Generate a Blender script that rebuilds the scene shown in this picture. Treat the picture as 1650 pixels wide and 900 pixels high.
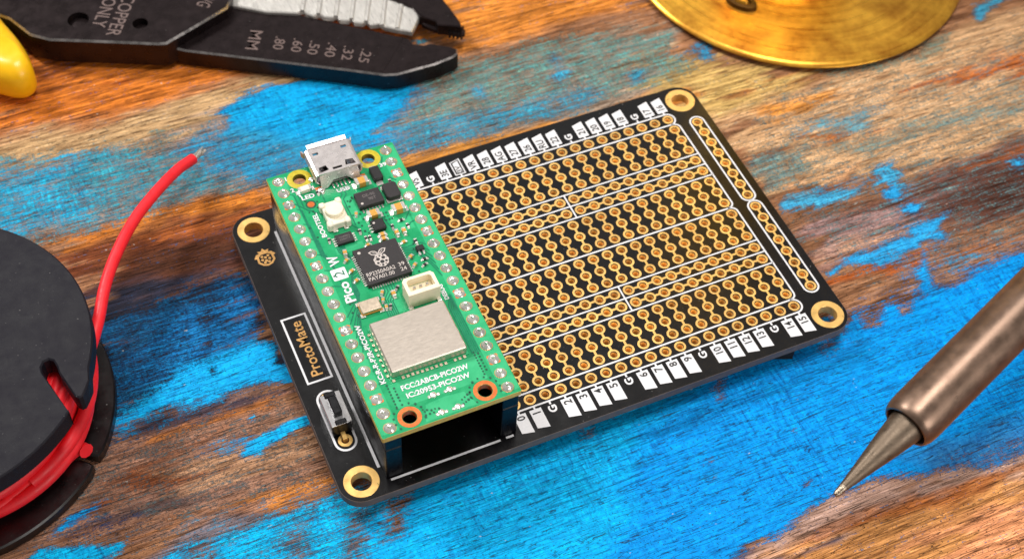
import bpy, bmesh, math, random
import numpy as np
from mathutils import Vector, Matrix
for o in list(bpy.data.objects): bpy.data.objects.remove(o)
SC = bpy.context.scene
COL = SC.collection
S = 0.1                      # 1 unit = 1 cm; every size below is in millimetres
Z0 = 5.0                     # prototyping board's top face lies 5 mm above the table
random.seed(7)

# ------------------------------------------------------------------ camera
cam_d = bpy.data.cameras.new('camera')
cam = bpy.data.objects.new('camera', cam_d); COL.objects.link(cam)
RIGHT, DOWN, FWD = Vector((0.914231, -0.403407, 0.038005)), Vector((-0.300252, -0.737450, -0.604993)), Vector((0.272085, 0.541693, -0.795323))
CPOS = Vector((-54.542975, -105.218367, 186.210435))         # mm, relative to the board's top face
m3 = Matrix((RIGHT, -DOWN, -FWD)).transposed()
cam.matrix_world = Matrix.Translation((CPOS + Vector((0, 0, Z0))) * S) @ m3.to_4x4()
cam_d.sensor_fit = 'HORIZONTAL'; cam_d.sensor_width = 36.0
cam_d.lens = 36.0 * 2381.515 / 1650.0
cam_d.clip_start = 0.5; cam_d.clip_end = 500
cam_d.dof.use_dof = True
cam_d.dof.focus_distance = 21.6
cam_d.dof.aperture_fstop = 1e-3 * cam_d.lens / (2 * 0.075)
SC.camera = cam

# ------------------------------------------------------------------ world and lamps
w = bpy.data.worlds.new('World'); SC.world = w; w.use_nodes = True
bg = w.node_tree.nodes['Background']
bg.inputs[0].default_value = (1.0, 0.97, 0.93, 1); bg.inputs[1].default_value = 0.20
def area(name, pos, target, size, energy, color=(1, 1, 1), size_y=None):
    d = bpy.data.lights.new(name, 'AREA'); d.energy = energy; d.color = color
    d.shape = 'RECTANGLE'; d.size = size; d.size_y = size_y or size
    o = bpy.data.objects.new(name, d); COL.objects.link(o)
    o.location = pos
    o.rotation_euler = (Vector(target) - Vector(pos)).to_track_quat('-Z', 'Y').to_euler()
    return o
area('key_softbox', (-22, 36, 43), (0, 2, 0), 10, 18500, (1.0, 0.98, 0.95))
area('fill_softbox', (24, -54, 28), (3, 2, 0), 28, 12500, (1.0, 0.96, 0.91))
area('top_softbox', (8, 4, 62), (3, 2, 0), 20, 22000, (1.0, 0.97, 0.93))
area('added_back_light', (24, 60, 66), (3, 2, 0), 60, 2600, (1.0, 0.97, 0.93))  # added lamp in the mirror direction, brightens gold pads and bare metal
SC.view_settings.view_transform = 'Standard'; SC.view_settings.look = 'None'
SC.view_settings.gamma = 1.0; SC.view_settings.exposure = 0.26
SC.cycles.max_bounces = 6; SC.cycles.use_denoising = True

# ------------------------------------------------------------------ helpers
def lin(c):
    f = lambda v: (v / 255) / 12.92 if v / 255 <= 0.04045 else ((v / 255 + 0.055) / 1.055) ** 2.4
    return tuple(f(v) for v in c)
def nodes_of(name):
    m = bpy.data.materials.new(name); m.use_nodes = True
    nt = m.node_tree; return m, nt, nt.nodes['Principled BSDF']
def N(nt, kind, **kw):
    n = nt.nodes.new(kind)
    for k, v in kw.items():
        if k.startswith('i_'): n.inputs[k[2:].replace('_', ' ')].default_value = v
        else: setattr(n, k, v)
    return n
def mat(name, rgb, rough=0.5, metal=0.0, spec=0.5, vary=0.12, scale=18, bump=0.0, bscale=60, coat=0.0, stretch=None, trans=0.0, rvar=0.12, sss=0.0, dust=0.0, ovar=0.0):
    m, nt, b = nodes_of(name); L = nt.links.new
    c = lin(rgb)
    tc = N(nt, 'ShaderNodeTexCoord')
    src = tc.outputs['Object']
    if stretch:
        mp = N(nt, 'ShaderNodeMapping'); mp.inputs['Scale'].default_value = stretch; L(src, mp.inputs[0]); src = mp.outputs[0]
    n = N(nt, 'ShaderNodeTexNoise'); n.inputs['Scale'].default_value = scale; n.inputs['Detail'].default_value = 3; n.inputs['Roughness'].default_value = 0.65
    L(src, n.inputs['Vector'])
    r = N(nt, 'ShaderNodeMapRange'); r.inputs[1].default_value = 0.3; r.inputs[2].default_value = 0.7
    r.inputs[3].default_value = 1 - vary; r.inputs[4].default_value = 1 + vary; L(n.outputs[0], r.inputs[0])
    mx = N(nt, 'ShaderNodeVectorMath', operation='SCALE'); mx.inputs[0].default_value = c; L(r.outputs[0], mx.inputs['Scale'])
    if ovar:                                     # each piece a little different
        oi = N(nt, 'ShaderNodeObjectInfo'); ro = N(nt, 'ShaderNodeMapRange'); ro.inputs[3].default_value = 1 - ovar; ro.inputs[4].default_value = 1 + ovar; L(oi.outputs['Random'], ro.inputs[0])
        mo = N(nt, 'ShaderNodeMath', operation='MULTIPLY'); L(r.outputs[0], mo.inputs[0]); L(ro.outputs[0], mo.inputs[1]); L(mo.outputs[0], mx.inputs['Scale'])
    L(mx.outputs[0], b.inputs['Base Color'])
    if dust:                                     # sparse pale dust and fine scuffs
        nd = N(nt, 'ShaderNodeTexNoise'); nd.inputs['Scale'].default_value = 26; nd.inputs['Detail'].default_value = 2; L(tc.outputs['Object'], nd.inputs['Vector'])
        rd = N(nt, 'ShaderNodeMapRange'); rd.inputs[1].default_value = .735; rd.inputs[2].default_value = .77; rd.inputs[4].default_value = dust; L(nd.outputs[0], rd.inputs[0])
        md_ = N(nt, 'ShaderNodeMix', data_type='RGBA'); L(rd.outputs[0], md_.inputs[0]); L(mx.outputs[0], md_.inputs[6]); md_.inputs[7].default_value = (.5, .48, .46, 1); L(md_.outputs[2], b.inputs['Base Color'])
    r2 = N(nt, 'ShaderNodeMapRange'); r2.inputs[1].default_value = 0.3; r2.inputs[2].default_value = 0.7
    r2.inputs[3].default_value = max(0.03, rough - rvar * rough * 2); r2.inputs[4].default_value = min(1, rough + rvar * rough * 2); L(n.outputs[0], r2.inputs[0])
    L(r2.outputs[0], b.inputs['Roughness'])
    b.inputs['Metallic'].default_value = metal; b.inputs['Specular IOR Level'].default_value = spec
    b.inputs['Coat Weight'].default_value = coat; b.inputs['Coat Roughness'].default_value = 0.15
    if sss: b.inputs['Subsurface Weight'].default_value = sss; b.inputs['Subsurface Radius'].default_value = (0.1, 0.06, 0.04)
    if bump:
        n2 = N(nt, 'ShaderNodeTexNoise'); n2.inputs['Scale'].default_value = bscale; n2.inputs['Detail'].default_value = 2; L(src, n2.inputs['Vector'])
        bp = N(nt, 'ShaderNodeBump'); bp.inputs['Strength'].default_value = bump; bp.inputs['Distance'].default_value = 0.02
        L(n2.outputs[0], bp.inputs['Height']); L(bp.outputs[0], b.inputs['Normal'])
    return m

class MB:
    """collects faces in millimetres, builds ONE mesh"""
    def __init__(s): s.v = []; s.f = []; s.m = []
    def add(s, vs, fs, mi=0):
        k = len(s.v); s.v += [tuple(v) for v in vs]; s.f += [tuple(i + k for i in f) for f in fs]; s.m += [mi] * len(fs); return s
    def box(s, x0, x1, y0, y1, z0, z1, bev=0.0, mi=0, top=None):
        if bev <= 0:
            t = top or 0
            vs = [(x0, y0, z0), (x1, y0, z0), (x1, y1, z0), (x0, y1, z0), (x0 + t, y0 + t, z1), (x1 - t, y0 + t, z1), (x1 - t, y1 - t, z1), (x0 + t, y1 - t, z1)]
            return s.add(vs, [(3, 2, 1, 0), (4, 5, 6, 7), (0, 1, 5, 4), (1, 2, 6, 5), (2, 3, 7, 6), (3, 0, 4, 7)], mi)
        b = bev; vs = []; idx = {}
        for xi, x in ((0, x0), (1, x1)):
            for yi, y in ((0, y0), (1, y1)):
                for zi, z in ((0, z0), (1, z1)):
                    dx, dy, dz = (b if xi == 0 else -b), (b if yi == 0 else -b), (b if zi == 0 else -b)
                    for a, p in enumerate(((x, y + dy, z + dz), (x + dx, y, z + dz), (x + dx, y + dy, z))):
                        idx[(xi, yi, zi, a)] = len(vs); vs.append(p)
        I = lambda *k: idx[k]; fs = []
        for xi in (0, 1): fs.append([I(xi, 0, 0, 0), I(xi, 1, 0, 0), I(xi, 1, 1, 0), I(xi, 0, 1, 0)])
        for yi in (0, 1): fs.append([I(0, yi, 0, 1), I(1, yi, 0, 1), I(1, yi, 1, 1), I(0, yi, 1, 1)])
        for zi in (0, 1): fs.append([I(0, 0, zi, 2), I(1, 0, zi, 2), I(1, 1, zi, 2), I(0, 1, zi, 2)])
        for a in (0, 1):
            for c in (0, 1):
                fs.append([I(a, c, 0, 0), I(a, c, 1, 0), I(a, c, 1, 1), I(a, c, 0, 1)])
                fs.append([I(a, 0, c, 0), I(a, 1, c, 0), I(a, 1, c, 2), I(a, 0, c, 2)])
                fs.append([I(0, a, c, 1), I(1, a, c, 1), I(1, a, c, 2), I(0, a, c, 2)])
        for xi in (0, 1):
            for yi in (0, 1):
                for zi in (0, 1): fs.append([I(xi, yi, zi, 0), I(xi, yi, zi, 1), I(xi, yi, zi, 2)])
        ctr = Vector(((x0 + x1) / 2, (y0 + y1) / 2, (z0 + z1) / 2)); out = []
        for f in fs:
            p = [Vector(vs[i]) for i in f]; n = (p[1] - p[0]).cross(p[2] - p[0])
            out.append(tuple(f) if n.dot(sum(p, Vector()) / len(p) - ctr) > 0 else tuple(reversed(f)))
        return s.add(vs, out, mi)
    def lathe(s, prof, seg=16, cx=0, cy=0, mi=0, phase=0.0, cap_top=False, cap_bot=False):
        """prof: (r, z) from top outside ... ; faces between rings"""
        vs = []; fs = []
        for r, z in prof:
            for k in range(seg):
                a = 2 * math.pi * (k + phase) / seg; vs.append((cx + r * math.cos(a), cy + r * math.sin(a), z))
        for i in range(len(prof) - 1):
            for k in range(seg):
                k2 = (k + 1) % seg; fs.append((i * seg + k, (i + 1) * seg + k, (i + 1) * seg + k2, i * seg + k2))
        if cap_top: fs.append(tuple(range(seg)))
        if cap_bot: n = (len(prof) - 1) * seg; fs.append(tuple(n + k for k in reversed(range(seg))))
        return s.add(vs, fs, mi)
    def tube(s, pts, r, seg=10, mi=0, caps=True):
        pts = [Vector(p) for p in pts]; n = len(pts); vs = []; fs = []
        rr = r if isinstance(r, (list, tuple)) else [r] * n
        t0 = (pts[1] - pts[0]).normalized(); up = Vector((0, 0, 1)) if abs(t0.z) < 0.9 else Vector((1, 0, 0))
        a = t0.cross(up).normalized()
        for i, p in enumerate(pts):
            t = (pts[min(i + 1, n - 1)] - pts[max(i - 1, 0)]).normalized()
            a = (a - t * a.dot(t)).normalized(); b = t.cross(a)
            for k in range(seg):
                q = 2 * math.pi * k / seg; vs.append(p + (a * math.cos(q) + b * math.sin(q)) * rr[i])
        for i in range(n - 1):
            for k in range(seg):
                k2 = (k + 1) % seg; fs.append((i * seg + k, i * seg + k2, (i + 1) * seg + k2, (i + 1) * seg + k))
        if caps: fs.append(tuple(reversed(range(seg)))); fs.append(tuple((n - 1) * seg + k for k in range(seg)))
        return s.add(vs, fs, mi)
    def plate(s, outer, holes, z0, z1, bev=0.0, mi=0, mside=None, bottom=True, mbev=None):
        """flat slab with real holes; outer counter-clockwise"""
        mside = mi if mside is None else mside
        def area2(p): return sum(p[i - 1][0] * p[i][1] - p[i][0] * p[i - 1][1] for i in range(len(p)))
        loops = [list(outer) if area2(outer) > 0 else list(reversed(outer))] + [list(h) if area2(h) < 0 else list(reversed(h)) for h in holes]
        def inset(p, d):
            out = []; n = len(p)
            for i in range(n):
                a, b, c = Vector(p[i - 1][:2]), Vector(p[i][:2]), Vector(p[(i + 1) % n][:2])
                d1 = (b - a).normalized(); d2 = (c - b).normalized()
                n1 = Vector((-d1.y, d1.x)); n2 = Vector((-d2.y, d2.x)); m = (n1 + n2)
                m = m.normalized() if m.length > 1e-6 else n1
                q = b + m * (d / max(0.4, m.dot(n1))); out.append((q.x, q.y))
            return out
        tops = [inset(l, bev) if (bev and (k == 0)) else l for k, l in enumerate(loops)]
        bm = bmesh.new(); edges = []
        for l in tops:
            vv = [bm.verts.new((p[0], p[1], 0)) for p in l]
            edges += [bm.edges.new((vv[i - 1], vv[i])) for i in range(len(vv))]
        bm.verts.index_update(); nv = len(bm.verts)
        bmesh.ops.triangle_fill(bm, use_beauty=True, edges=edges, normal=(0, 0, 1))
        bm.verts.index_update()
        vs = [(v.co.x, v.co.y, z1) for v in bm.verts]
        fs = []
        for f in bm.faces:
            ix = [v.index for v in f.verts]; p = [bm.verts[:][i].co if False else f.verts[j].co for j, i in enumerate(ix)]
            cr = (p[1] - p[0]).cross(p[2] - p[0]).z
            fs.append(tuple(ix) if cr > 0 else tuple(reversed(ix)))
        bm.free()
        s.add(vs, fs, mi)
        if bottom: s.add([(v[0], v[1], z0) for v in vs], [tuple(reversed(f)) for f in fs], mside)
        for l, t in zip(loops, tops):
            n = len(l)
            rings = [[(p[0], p[1], z0) for p in (t if not bottom or l is t else t)], [(p[0], p[1], z0 + bev) for p in l], [(p[0], p[1], z1 - bev) for p in l], [(p[0], p[1], z1) for p in t]]
            if l is t or not bev: rings = [[(p[0], p[1], z0) for p in l], [(p[0], p[1], z1) for p in l]]
            vs2 = [q for r in rings for q in r]; fs2 = []
            for j in range(len(rings) - 1):
                for i in range(n):
                    i2 = (i + 1) % n; fs2.append((j * n + i, j * n + i2, (j + 1) * n + i2, (j + 1) * n + i))
            s.add(vs2, fs2, mside)
            if mbev is not None and len(rings) == 4: s.m[-n:] = [mbev] * n
        return s
    def ribbon(s, pts, w, z, h=0.02, closed=False, mi=0):
        """flat printed line of width w with a tiny thickness"""
        n = len(pts); L_, R_ = [], []
        for i in range(n):
            b = Vector(pts[i]); a = Vector(pts[i - 1]) if (i or closed) else None; c = Vector(pts[(i + 1) % n]) if (i < n - 1 or closed) else None
            d1 = (b - a).normalized() if a is not None else (c - b).normalized(); d2 = (c - b).normalized() if c is not None else d1
            n1 = Vector((-d1.y, d1.x)); n2 = Vector((-d2.y, d2.x)); m = (n1 + n2).normalized(); k = w / 2 / max(0.4, m.dot(n1))
            L_.append(b + m * k); R_.append(b - m * k)
        vs = [(p.x, p.y, z + h) for p in L_] + [(p.x, p.y, z + h) for p in R_]
        fs = [(i, n + i, n + (i + 1) % n, (i + 1) % n) for i in range(n if closed else n - 1)]
        return s.add(vs, fs, mi)
    def poly(s, pts, z, mi=0): return s.add([(p[0], p[1], z) for p in pts], [tuple(range(len(pts)))], mi)
    def mesh(s, name, mats, smooth=30):
        me = bpy.data.meshes.new(name)
        me.from_pydata([(x * S, y * S, z * S) for x, y, z in s.v], [], s.f)
        for m in (mats if isinstance(mats, (list, tuple)) else [mats]): me.materials.append(m)
        me.polygons.foreach_set('material_index', s.m)
        if smooth:
            me.shade_smooth(); me.set_sharp_from_angle(angle=math.radians(smooth))
        me.update(); return me
    def build(s, name, mats, parent=None, loc=(0, 0, 0), rz=0, smooth=30):
        return put(name, s.mesh(name, mats, smooth), parent, loc, rz)
def put(name, me, parent=None, loc=(0, 0, 0), rz=0):
    o = bpy.data.objects.new(name, me); COL.objects.link(o)
    if parent is not None: o.parent = parent
    o.location = Vector(loc) * S; o.rotation_euler = (0, 0, rz); return o
def thing(name, label, cat, loc=(0, 0, 0)):
    o = bpy.data.objects.new(name, None); COL.objects.link(o); o.location = Vector(loc) * S
    o.empty_display_size = 0.5; o['label'] = label; o['category'] = cat; return o
def circle(cx, cy, r, n=24, ph=0.0): return [(cx + r * math.cos(2 * math.pi * (k + ph) / n), cy + r * math.sin(2 * math.pi * (k + ph) / n)) for k in range(n)]
def rrect(x0, x1, y0, y1, r, n=5):
    out = []
    for cx, cy, a0 in ((x1 - r, y1 - r, 0), (x0 + r, y1 - r, 90), (x0 + r, y0 + r, 180), (x1 - r, y0 + r, 270)):
        for k in range(n + 1):
            a = math.radians(a0 + 90 * k / n); out.append((cx + r * math.cos(a), cy + r * math.sin(a)))
    return out
TXT = {}
def text_mesh(txt, w, h, m, bold=0.0, z=0.0):
    """lettering fitted into a w x h box (mm), centred on its origin"""
    c = bpy.data.curves.new('lettering', 'FONT'); c.body = txt; c.size = 1.0; c.offset = bold; c.resolution_u = 3
    o = bpy.data.objects.new('lettering', c)
    me = bpy.data.meshes.new_from_object(o); bpy.data.objects.remove(o)
    n = len(me.vertices); co = np.empty(n * 3, 'f'); me.vertices.foreach_get('co', co); co = co.reshape(-1, 3)
    lo, hi = co.min(0), co.max(0); d = hi - lo
    if w is None: w = h * d[0] / d[1] * (0.86 if len(txt) > 1 else 0.92)
    co[:, 0] = (co[:, 0] - (lo[0] + hi[0]) / 2) * (w / d[0]) * S; co[:, 1] = (co[:, 1] - (lo[1] + hi[1]) / 2) * (h / d[1]) * S; co[:, 2] = z * S
    me.vertices.foreach_set('co', co.ravel()); me.materials.clear(); me.materials.append(m); me.update(); return me
def text(txt, cx, cy, z, w, h, m, parent, up=False, bold=0.0, name='lettering', rz=None):
    return put(name, text_mesh(txt, w, h, m, bold), parent, (cx, cy, z), (math.pi / 2 if up else 0) if rz is None else rz)

# ------------------------------------------------------------------ the table: worn painted wood
# Colour of the bare wood and of the old paint, laid out as irregular patches on the table (mm, x along the grain)
WOOD = [
 ((150, 107, 77), 4, [(-66.2, 165.9), (184.6, 69.7), (67.7, -73.1), (-94.3, -4.6)]),
 ((198, 113, 40), 5, [(-55.5, 133.7), (28.0, 101.2), (13.9, 84.5), (-5.6, 83.9), (-22.0, 87.0), (-37.7, 83.4), (-64.6, 87.8)]),
 ((120, 63, 25), 5, [(-48.8, 111.0), (-40.4, 103.3), (-44.2, 97.1), (-50.3, 94.6), (-51.3, 99.9)]),  # brown wood, its tone partly the stripper's shadow painted in
 ((140, 68, 23), 2.5, [(-47.8, 93.6), (-43.8, 94.0), (-42.2, 91.4), (-45.8, 90.2)]),
 ((182, 149, 108), 3, [(-65.0, 86.1), (-38.0, 82.2), (-22.7, 84.8), (-5.8, 83.3), (-8.7, 78.1), (-25.4, 75.8), (-37.1, 73.4), (-54.3, 77.3), (-65.5, 83.3)]),
 ((165, 145, 134), 4, [(-65.8, 81.9), (-36.9, 74.1), (-11.8, 79.3), (9.8, 74.0), (2.6, 55.2), (-18.7, 58.4), (-49.0, 60.2), (-69.5, 63.2)]),
 ((196, 118, 45), 2.5, [(-58.2, 60.2), (-43.6, 60.9), (-20.5, 59.5), (4.7, 54.8), (33.1, 54.9), (56.3, 53.9), (56.2, 48.9), (30.0, 48.1), (0.8, 50.6), (-19.5, 56.1), (-44.5, 57.5), (-56.8, 57.3)]),
 ((112, 59, 32), 3, [(-56.7, 57.7), (-40.4, 57.3), (-19.5, 56.1), (0.8, 50.6), (-3.1, 40.5), (-28.8, 43.6), (-52.2, 47.4), (-56.3, 51.0)]),
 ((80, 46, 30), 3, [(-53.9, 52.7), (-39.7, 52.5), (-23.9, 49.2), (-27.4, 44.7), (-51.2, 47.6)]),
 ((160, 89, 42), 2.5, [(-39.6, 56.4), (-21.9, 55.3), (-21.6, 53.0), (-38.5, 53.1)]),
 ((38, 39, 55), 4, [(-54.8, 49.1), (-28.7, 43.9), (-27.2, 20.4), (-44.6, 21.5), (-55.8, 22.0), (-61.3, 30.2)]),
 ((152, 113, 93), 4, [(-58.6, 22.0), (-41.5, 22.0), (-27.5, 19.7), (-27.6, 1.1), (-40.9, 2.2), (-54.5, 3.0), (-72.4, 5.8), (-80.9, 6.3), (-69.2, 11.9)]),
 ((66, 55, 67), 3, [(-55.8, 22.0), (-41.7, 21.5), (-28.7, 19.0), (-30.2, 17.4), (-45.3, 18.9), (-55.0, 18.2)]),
 ((185, 114, 51), 2.5, [(-48.2, 18.9), (-35.9, 17.9), (-28.5, 16.7), (-28.9, 15.6), (-38.4, 16.2), (-47.7, 17.3)]),
 ((140, 83, 51), 3, [(-59.2, 14.3), (-52.0, 15.2), (-44.2, 13.1), (-46.1, 9.9), (-53.8, 8.7), (-59.6, 11.1)]),
 ((98, 80, 79), 2.5, [(-57.5, 8.6), (-47.8, 7.3), (-45.6, 5.3), (-53.1, 4.6), (-61.6, 6.5)]),
 ((172, 132, 102), 3, [(-50.6, 13.5), (-37.6, 12.7), (-28.6, 10.7), (-28.3, 6.0), (-38.0, 5.5), (-48.6, 7.6)]),
 ((192, 122, 53), 3, [(-52.9, 2.4), (-41.8, 2.6), (-29.7, 2.0), (-27.0, -1.3), (-39.3, -1.2), (-48.4, -0.9)]),
 ((110, 102, 110), 4, [(-56.5, 2.3), (-27.4, -2.3), (-25.1, -6.5), (-25.3, -17.0), (-60.4, -2.3)]),
 ((160, 143, 128), 5, [(-3.1, 64.5), (16.1, 71.6), (60.6, 69.7), (57.3, 53.5), (32.4, 53.5), (11.9, 55.4)]),
 ((205, 129, 53), 4, [(28.0, 101.2), (69.8, 84.9), (60.8, 75.1), (43.2, 76.6), (25.4, 76.4), (19.2, 82.4)]),
 ((206, 140, 61), 2.5, [(-2.6, 53.5), (2.7, 55.6), (16.7, 55.8), (39.0, 54.4), (55.1, 54.0), (54.5, 50.4), (31.5, 51.5), (8.0, 51.5), (0.8, 50.6)]),
 ((198, 166, 102), 5, [(56.8, 62.3), (80.8, 51.1), (81.8, 43.8), (67.3, 43.7), (55.8, 45.8)]),  # tan wood with the brass's golden bounced light painted into its colour
 ((212, 172, 130), 5, [(56.8, 45.4), (82.6, 45.2), (116.0, 47.9), (144.0, 48.2), (120.2, 16.8), (71.2, 22.3), (59.4, 23.2)]),
 ((150, 98, 55), 3, [(70.2, 50.9), (84.1, 47.7), (83.0, 45.9), (71.1, 48.0)]),
 ((196, 109, 49), 3, [(106.8, 38.7), (115.3, 38.8), (135.2, 36.7), (130.0, 29.8), (116.2, 32.2), (104.8, 35.7)]),
 ((218, 146, 66), 3, [(63.2, 43.2), (71.7, 44.4), (82.7, 43.1), (81.3, 40.9), (70.8, 40.6), (63.5, 41.4)]),
 ((182, 109, 55), 2.5, [(68.7, 35.0), (76.5, 35.1), (84.6, 31.4), (82.6, 30.2), (69.6, 32.2)]),
 ((216, 176, 134), 3, [(81.9, 35.4), (119.0, 34.2), (115.7, 29.5), (84.2, 32.8)]),
 ((220, 164, 119), 3, [(66.9, 25.5), (80.2, 26.4), (81.3, 24.1), (67.9, 20.9), (61.0, 21.8)]),
 ((118, 68, 47), 2.5, [(59.2, 22.9), (69.2, 23.1), (81.3, 24.1), (81.0, 22.6), (69.3, 21.2), (59.3, 21.0)]),
 ((112, 76, 67), 5, [(55.2, 14.0), (74.0, 16.6), (96.7, 19.8), (122.1, 19.4), (109.2, 2.4), (78.5, 8.1), (60.0, 7.8)]),
 ((165, 133, 132), 4, [(59.1, 12.4), (74.0, 16.6), (82.0, 13.4), (75.2, 8.8), (61.3, 8.0)]),
 ((200, 154, 124), 2.5, [(60.4, 10.5), (75.3, 10.9), (73.2, 9.5), (60.3, 8.4)]),
 ((88, 55, 45), 4, [(85.0, 12.2), (93.3, 14.9), (118.3, 14.3), (111.8, 5.9), (98.1, 6.9), (86.8, 9.2)]),
 ((150, 85, 47), 2.5, [(95.6, 18.3), (107.1, 17.5), (119.7, 16.2), (117.8, 13.7), (98.9, 15.4)]),
 ((176, 92, 40), 2.2, [(58.6, 5.6), (66.6, 4.8), (73.9, 3.8), (70.7, 1.8), (58.8, 3.0)]),
 ((150, 115, 97), 4, [(63.3, -0.4), (78.6, 4.5), (107.5, 0.1), (99.9, -9.8), (83.1, -7.1), (62.4, -5.5)]),
 ((172, 113, 74), 2.5, [(82.2, 2.3), (90.0, 2.8), (92.2, 0.4), (86.3, -0.8)]),
 ((120, 82, 57), 3, [(61.0, -2.2), (66.5, 1.0), (73.0, -0.3), (69.2, -4.2), (61.8, -6.5), (58.0, -5.0)]),
 ((168, 137, 124), 3, [(24.1, -32.5), (37.8, -28.9), (49.8, -30.5), (60.6, -32.6), (80.4, -35.5), (75.0, -42.7), (57.2, -37.5), (40.7, -36.2), (25.5, -37.3)]),
 ((196, 137, 81), 3, [(21.7, -36.8), (31.5, -34.0), (44.0, -34.5), (57.9, -36.7), (78.3, -38.2), (63.7, -57.5), (20.3, -39.3)]),
 ((178, 105, 53), 3, [(36.2, -33.2), (52.7, -34.5), (61.9, -37.2), (57.2, -37.5), (40.7, -36.2)]),
 ((214, 146, 102), 3, [(46.4, -40.7), (65.6, -39.9), (76.3, -40.9), (68.6, -51.1), (44.7, -46.4)]),
 ((96, 89, 108), 3, [(14.0, -32.5), (19.1, -30.4), (24.1, -33.4), (23.3, -37.4)]),
]
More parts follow.
